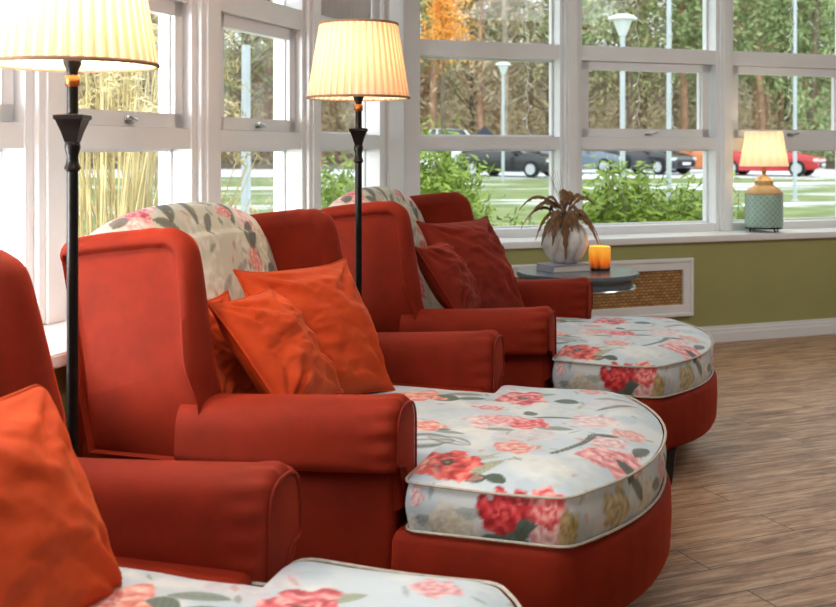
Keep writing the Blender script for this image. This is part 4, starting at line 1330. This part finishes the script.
# ---- shrubs under the windows
M['shrub'] = simple('fresh_green_leaf', (136, 160, 54), .6, 0, .35, 6)
def make_shrub(x, y, rx, ry, h, seed, n, label, m=None):
    rs = random.Random(seed)
    e = empty('shrub', (x, y, outz(y) - .02), 0, label, 'shrub', 'green shrubs outside the back windows')
    st = MB(); cents = []
    for k in range(46):
        a = rs.uniform(0, 6.28); q = math.sqrt(rs.random())
        tip = Vector((rx * q * math.cos(a), ry * q * math.sin(a), h * rs.uniform(.65, 1.0) * (1 - .35 * q * q)))
        mid = tip * .55 + Vector((0, 0, .1))
        st.tube([(tip.x * .2, tip.y * .2, 0), mid, tip], [.012, .008, .004], 5)
        for t in (.35, .5, .65, .8, .9, 1.0):
            cents.append(tuple(Vector((tip.x * .2, tip.y * .2, 0)).lerp(tip, t)))
    st.build('stems', M['bark_grey'], e)
    vs, fs = leaf_cloud(cents, .20, n, .027, rs, .9, 1.8)
    obj('foliage', vs, fs, m or M['shrub'], e, False)
    return e
def scr(px, Y): return ((px - 418) * Y / FPX, Y)
x, y = scr(438, 9.4); make_shrub(x, y, .40, .5, 1.80, 1, 12000, 'dense green shrub outside the corner window behind the farthest armchair')
x, y = scr(515, 9.9); make_shrub(x, y, .25, .4, .95, 2, 2500, 'low thin green shrub beside the dense one outside corner window')
x, y = scr(612, 9.6); make_shrub(x, y, .26, .4, 1.52, 3, 4000, 'tall narrow yellow-green shrub outside the window above side table')
x, y = scr(668, 9.6); make_shrub(x, y, .60, .5, 1.36, 4, 14000, 'wide rounded green shrub outside the window above side table')
x, y = scr(735, 9.5); make_shrub(x, y, .16, .3, 1.25, 5, 1500, 'small green shrub outside behind the table lamp window post')
x, y = scr(838, 11.0); make_shrub(x, y, .14, .14, .62, 6, 500, 'sparse little green shrub outside at right edge of the table lamp window')
x, y = scr(340, 9.0); make_shrub(x, y, .45, .5, 1.5, 7, 6000, 'green shrub outside the narrow window behind the far floor lamp')

# ---- dried ornamental grass outside the left window
M['straw'] = simple('dried_grass_straw', (206, 188, 140), .8, 0, .25, 8)
def make_grass(x, y, h, seed, label):
    rs = random.Random(seed)
    e = empty('ornamental_grass', (x, y, -.3), 0, label, 'ornamental grass', 'dried grass clumps outside the left windows')
    st = MB(); pv = []; pf = []
    for k in range(90):
        a = rs.uniform(0, 6.28); l = rs.uniform(.1, .6); hh = h * rs.uniform(.55, 1.0)
        tip = Vector((l * math.cos(a), l * math.sin(a), hh)); b0 = Vector((.12 * math.cos(a), .12 * math.sin(a), 0))
        mid = b0.lerp(tip, .6) + Vector((0, 0, .12 * hh))
        dr = tip + Vector((.18 * math.cos(a), .18 * math.sin(a), -.12))
        st.tube([b0, mid, tip, dr], [.005, .004, .003, .0015], 4)
        if hh > h * .72:
            for q in range(26):
                c = tip.lerp(dr, rs.uniform(-.5, 1.0)); s_ = rs.uniform(.03, .06)
                d = Vector((rs.gauss(0, .5), rs.gauss(0, .5), rs.gauss(-.4, .5))).normalized(); o_ = d.orthogonal().normalized() * .006
                n = len(pv); pv += [c, c + d * s_ * .5 + o_, c + d * s_, c + d * s_ * .5 - o_]; pf.append((n, n + 1, n + 2, n + 3))
    st.build('blades', M['straw'], e)
    obj('plumes', pv, pf, M['straw'], e, False)
for px, Y, h, sd, lab in ((95, 5.6, 2.25, 1, 'tall dried grass clump outside, leftmost in the window behind near lamp'), (128, 5.9, 2.3, 2, 'tall dried grass clump outside, middle of the window behind near lamp'),
                          (158, 6.3, 2.2, 3, 'tall dried grass clump outside, by the right jamb of near lamp window'), (238, 8.8, 1.1, 4, 'short thin dried grass outside the window behind the middle armchair')):
    x, y = scr(px, Y); make_grass(x, y, h, sd, lab)

# ---- parked cars
def paint(name, rgb, rough=.25):
    m = simple(name, rgb, rough, 0, .02, 2); m.node_tree.nodes['Principled BSDF'].inputs['Coat Weight'].default_value = .6
    return m
M['tyre'] = simple('tyre_rubber', (30, 30, 32), .8, 0, .1, 10)
M['alloy'] = simple('alloy_wheel', (190, 194, 198), .3, .6, .1, 10)
M['car_glass'] = simple('tinted_car_glass', (60, 68, 74), .08, 0, .05, 2, spec=1.0)
M['plate'] = simple('blank_number_plate', (235, 236, 236), .5, 0, .02, 5)
M['lens'] = simple('headlight_lens', (220, 226, 230), .1, 0, .05, 5)
M['black_trim'] = simple('black_car_plastic', (26, 27, 29), .5, 0, .1, 10)
def make_car(px, Y, head, body_m, label, L=4.2, W=1.78, H=1.48, kind='car', snow=False):
    x = (px - 418) * Y / FPX
    e = empty(kind, (x, Y, outz(Y)), math.radians(head), label, 'car', 'cars parked beyond the lawn')
    hl = L / 2
    # lower body lofted along x: (x, half width, z bottom, z shoulder)
    st = [(-hl, .62, .42, .78), (-hl + .06, .74, .30, .92), (-hl + .35, .84, .24, 1.0), (-hl * .45, .88, .20, 1.0), (0, .89, .20, .98), (hl * .35, .88, .20, .95), (hl * .62, .86, .22, .90), (hl - .25, .80, .26, .78), (hl - .06, .70, .30, .68), (hl, .60, .36, .58)]
    rings = []
    for (a, hw, z0, z1) in st:
        hw = hw * W / 1.78; z1 = z1 * H / 1.48
        q = round_poly([(-hw, z0), (hw, z0), (hw, z1 - .18), (hw * .93, z1), (-hw * .93, z1), (-hw, z1 - .18)], [.06, .06, .08, .08, .08, .08], 4)
        rings.append([(a, b, c) for b, c in q])
    MB().rings(rings).build('body', body_m, e)
    # cabin
    zt = H
    cab = [(-hl + .22, .70, .96), (-hl * .55, .64, zt - .04), (-hl * .25, .62, zt), (hl * .08, .62, zt - .03), (hl * .42, .72, .94)]
    rings = []
    for (a, hw, z) in cab:
        hw = hw * W / 1.78
        rings.append([(a, -hw - .12 * (1 if z > 1.1 else 0), .9), (a, hw + .12 * (1 if z > 1.1 else 0), .9), (a, hw, z - .03), (a, hw - .08, z), (a, -hw + .08, z), (a, -hw, z - .03)])
    MB().rings(rings).build('windows', M['car_glass'], e)
    r_ = MB()
    r_.rings([[(a, -hw, z), (a, hw, z), (a, hw * .9, z + .03), (a, -hw * .9, z + .03)] for a, hw, z in ((-hl * .58, .58, zt - .07), (-hl * .25, .58, zt - .005), (hl * .08, .57, zt - .035), (hl * .14, .55, zt - .08))])
    for sg in (-1, 1):
        for (a0, z0, a1, z1) in ((-hl + .25, .95, -hl * .56, zt - .05), (-.02, .95, -.05, zt - .03), (hl * .42, .93, hl * .10, zt - .05)):
            r_.tube([(a0, sg * .80 * W / 1.78, z0), (a1, sg * .62 * W / 1.78, z1)], .035, 6)
    r_.build('roof', M['snow'] if snow else body_m, e)
    for a in (-hl * .62, hl * .62):
        for sg in (-1, 1):
            w = MB()
            seg = 22; yy = sg * (W / 2 - .10)
            rings = [[(a + r * math.cos(2 * math.pi * k / seg), yy + o, .32 + r * math.sin(2 * math.pi * k / seg)) for k in range(seg)] for r, o in ((.20, -.11), (.31, -.11), (.325, -.08), (.325, .08), (.31, .115), (.20, .118))]
            w.rings(rings)
            wo = w.build('wheel', M['tyre'], e)
            hb = MB(); yo = yy + sg * .122
            hb.rings([[(a + r * math.cos(2 * math.pi * k / 20), yo + o * sg, .32 + r * math.sin(2 * math.pi * k / 20)) for k in range(20)] for r, o in ((.21, -.01), (.21, .004), (.17, .0), (.05, .01))])
            hb.build('hubcap', M['alloy'], wo)
    g = MB(); g.cbox(hl - .03, hl + .025, -.52, .52, .34, .56, .02); g.build('grille', M['black_trim'], e)
    MB().cbox(hl + .02, hl + .045, -.26, .26, .40, .51, .006).build('number_plate', M['plate'], e)
    for sg in (-1, 1):
        MB().cbox(hl - .22, hl - .035, sg * .62 - .13, sg * .62 + .13, .58, .70, .03).build('headlight', M['lens'], e)
        MB().cbox(-.0 + hl * .25, hl * .25 + .16, sg * .95 - .08, sg * .95 + .08, .92, 1.04, .03).build('wing_mirror', body_m, e)
    return e
make_car(512, 43, -34, paint('black_car_paint', (34, 36, 42)), 'black car turned towards the lawn, behind the corner window')
make_car(578, 47, -20, paint('slate_car_paint', (110, 122, 136)), 'grey blue car partly hidden by white post left of the black hatchback')
make_car(648, 46, -52, paint('black_hatch_paint', (38, 40, 46)), 'black hatchback facing the house above the wide shrub', 4.0, 1.76, 1.5)
make_car(702, 48, 172, paint('orange_car_paint', (214, 128, 70)), 'orange car beyond the wide shrub, left of the window post', 4.1, 1.76, 1.5)
make_car(769, 44, -33, paint('red_car_paint', (190, 36, 44)), 'red car behind the table lamp shade', 4.2, 1.78, 1.5)
make_car(437, 52, 175, paint('white_car_paint', (232, 234, 236)), 'white van beyond the lawn, left of the hut in corner window', 4.8, 1.9, 2.0, 'van')

# ---- street lamps and poles
M['galv'] = simple('galvanised_steel', (188, 196, 202), .4, .3, .06, 3)
M['opal'] = simple('opal_lamp_dome', (238, 240, 238), .4, 0, .02, 3)
def street_lamp(px, Y, ztop, label):
    x = (px - 418) * Y / FPX
    e = empty('street_lamp', (x, Y, outz(Y)), 0, label, 'street lamp', 'street lamps outside')
    h = ztop - outz(Y)
    MB().lathe([(.055, 0), (.05, h - .5), (.05, h - .42)], 16).build('pole', M['galv'], e)
    MB().lathe([(.06, h - .44), (.08, h - .40), (.19, h - .12), (.0, h - .115)], 28).build('lens_cone', M['lens'], e)
    MB().lathe([(.0, h - .118), (.28, h - .115), (.285, h - .09), (.22, h - .04), (.12, h - .01), (0, h)], 32).build('dome', M['opal'], e)
street_lamp(622.5, 21, 1.25 + 136 * 21 / FPX, 'mushroom topped grey street lamp seen through the top of sash window')
street_lamp(503, 38, 1.25 + 88 * 38 / FPX, 'small distant street lamp with pale dome in the corner window')
def tall_pole(px, Y, h, r, label):
    x = (px - 418) * Y / FPX
    e = empty('lamp_post', (x, Y, outz(Y)), 0, label, 'lamp post', 'plain steel posts outside')
    MB().lathe([(r, 0), (r * .8, h)], 14).build('shaft', M['galv'], e)
    MB().lathe([(r * 2, 0), (r * 2, .03), (r, .05), (r, .3)], 14).build('foot', M['galv'], e)
tall_pole(669, 24, 7.5, .06, 'tall plain steel post right of the mushroom street lamp')
tall_pole(795, 27, 6.5, .05, 'tall plain steel post outside the table lamp window')
tall_pole(246, 16, 3.0, .08, 'pale steel post outside the window behind the middle armchair')

# ---- small roofed shelter
x = (484 - 418) * 50 / FPX
hu = empty('hut', (x, 50, outz(50)), 0, 'small gabled hut with dark roof beyond the cars in corner window', 'hut')
MB().box(-.42, .42, -.4, .4, 0, 1.5).build('wall', simple('hut_boards', (150, 130, 110), .8, 0, .15, 5), hu, False)
MB().add([(-.65, -.55, 1.45), (.65, -.55, 1.45), (0, -.55, 2.1), (-.65, .55, 1.45), (.65, .55, 1.45), (0, .55, 2.1)], [(0, 1, 2), (3, 5, 4), (0, 2, 5, 3), (1, 4, 5, 2), (0, 3, 4, 1)]).build('roof', simple('hut_roof', (58, 60, 70), .7, 0, .1, 5), hu, False)

# ---- icicle light strings hanging outside the back windows
M['mini_bulb'] = simple('mini_bulb', (240, 240, 232), .3, 0, .02, 10)
M['wire'] = simple('white_wire', (220, 222, 220), .5, 0, .02, 10)
def light_string(a, zlow, seed, label):
    rs = random.Random(seed)
    p0 = planeB(a, .26, 2.6)
    e = empty('light_string', p0, 0, label, 'light string', 'icicle lights hanging outside the back windows')
    n = 22; pts = []
    for i in range(n + 1):
        t = i / n
        pts.append((.012 * math.sin(i * 1.7 + seed) + .02 * t * math.sin(seed), .01 * math.cos(i * 1.3), -(2.6 - zlow) * t))
    MB().tube(pts, .0022, 5).build('wire', M['wire'], e)
    for i in range(2, n + 1, 2):
        c = Vector(pts[i]); d = Vector((rs.choice((-1, 1)) * .022, 0, -.018))
        MB().tube([c, c + d * .4, c + d, c + d * 1.3], [.0018, .0035, .006, .0025], 6).build('bulb', M['mini_bulb'], e)
for k, (a, zl, lab) in enumerate(((.95, 1.36, 'string of small white bulbs at right edge of corner window'), (1.80, 1.38, 'string of small white bulbs mid-way across window above side table'),
                                  (2.08, 1.42, 'string of small white bulbs left of the post beside table lamp window'), (2.60, 1.40, 'string of small white bulbs above the table lamp shade'), (3.12, 1.5, 'string of small white bulbs at right edge of table lamp window'))):
    light_string(a, zl, k + 1, lab)
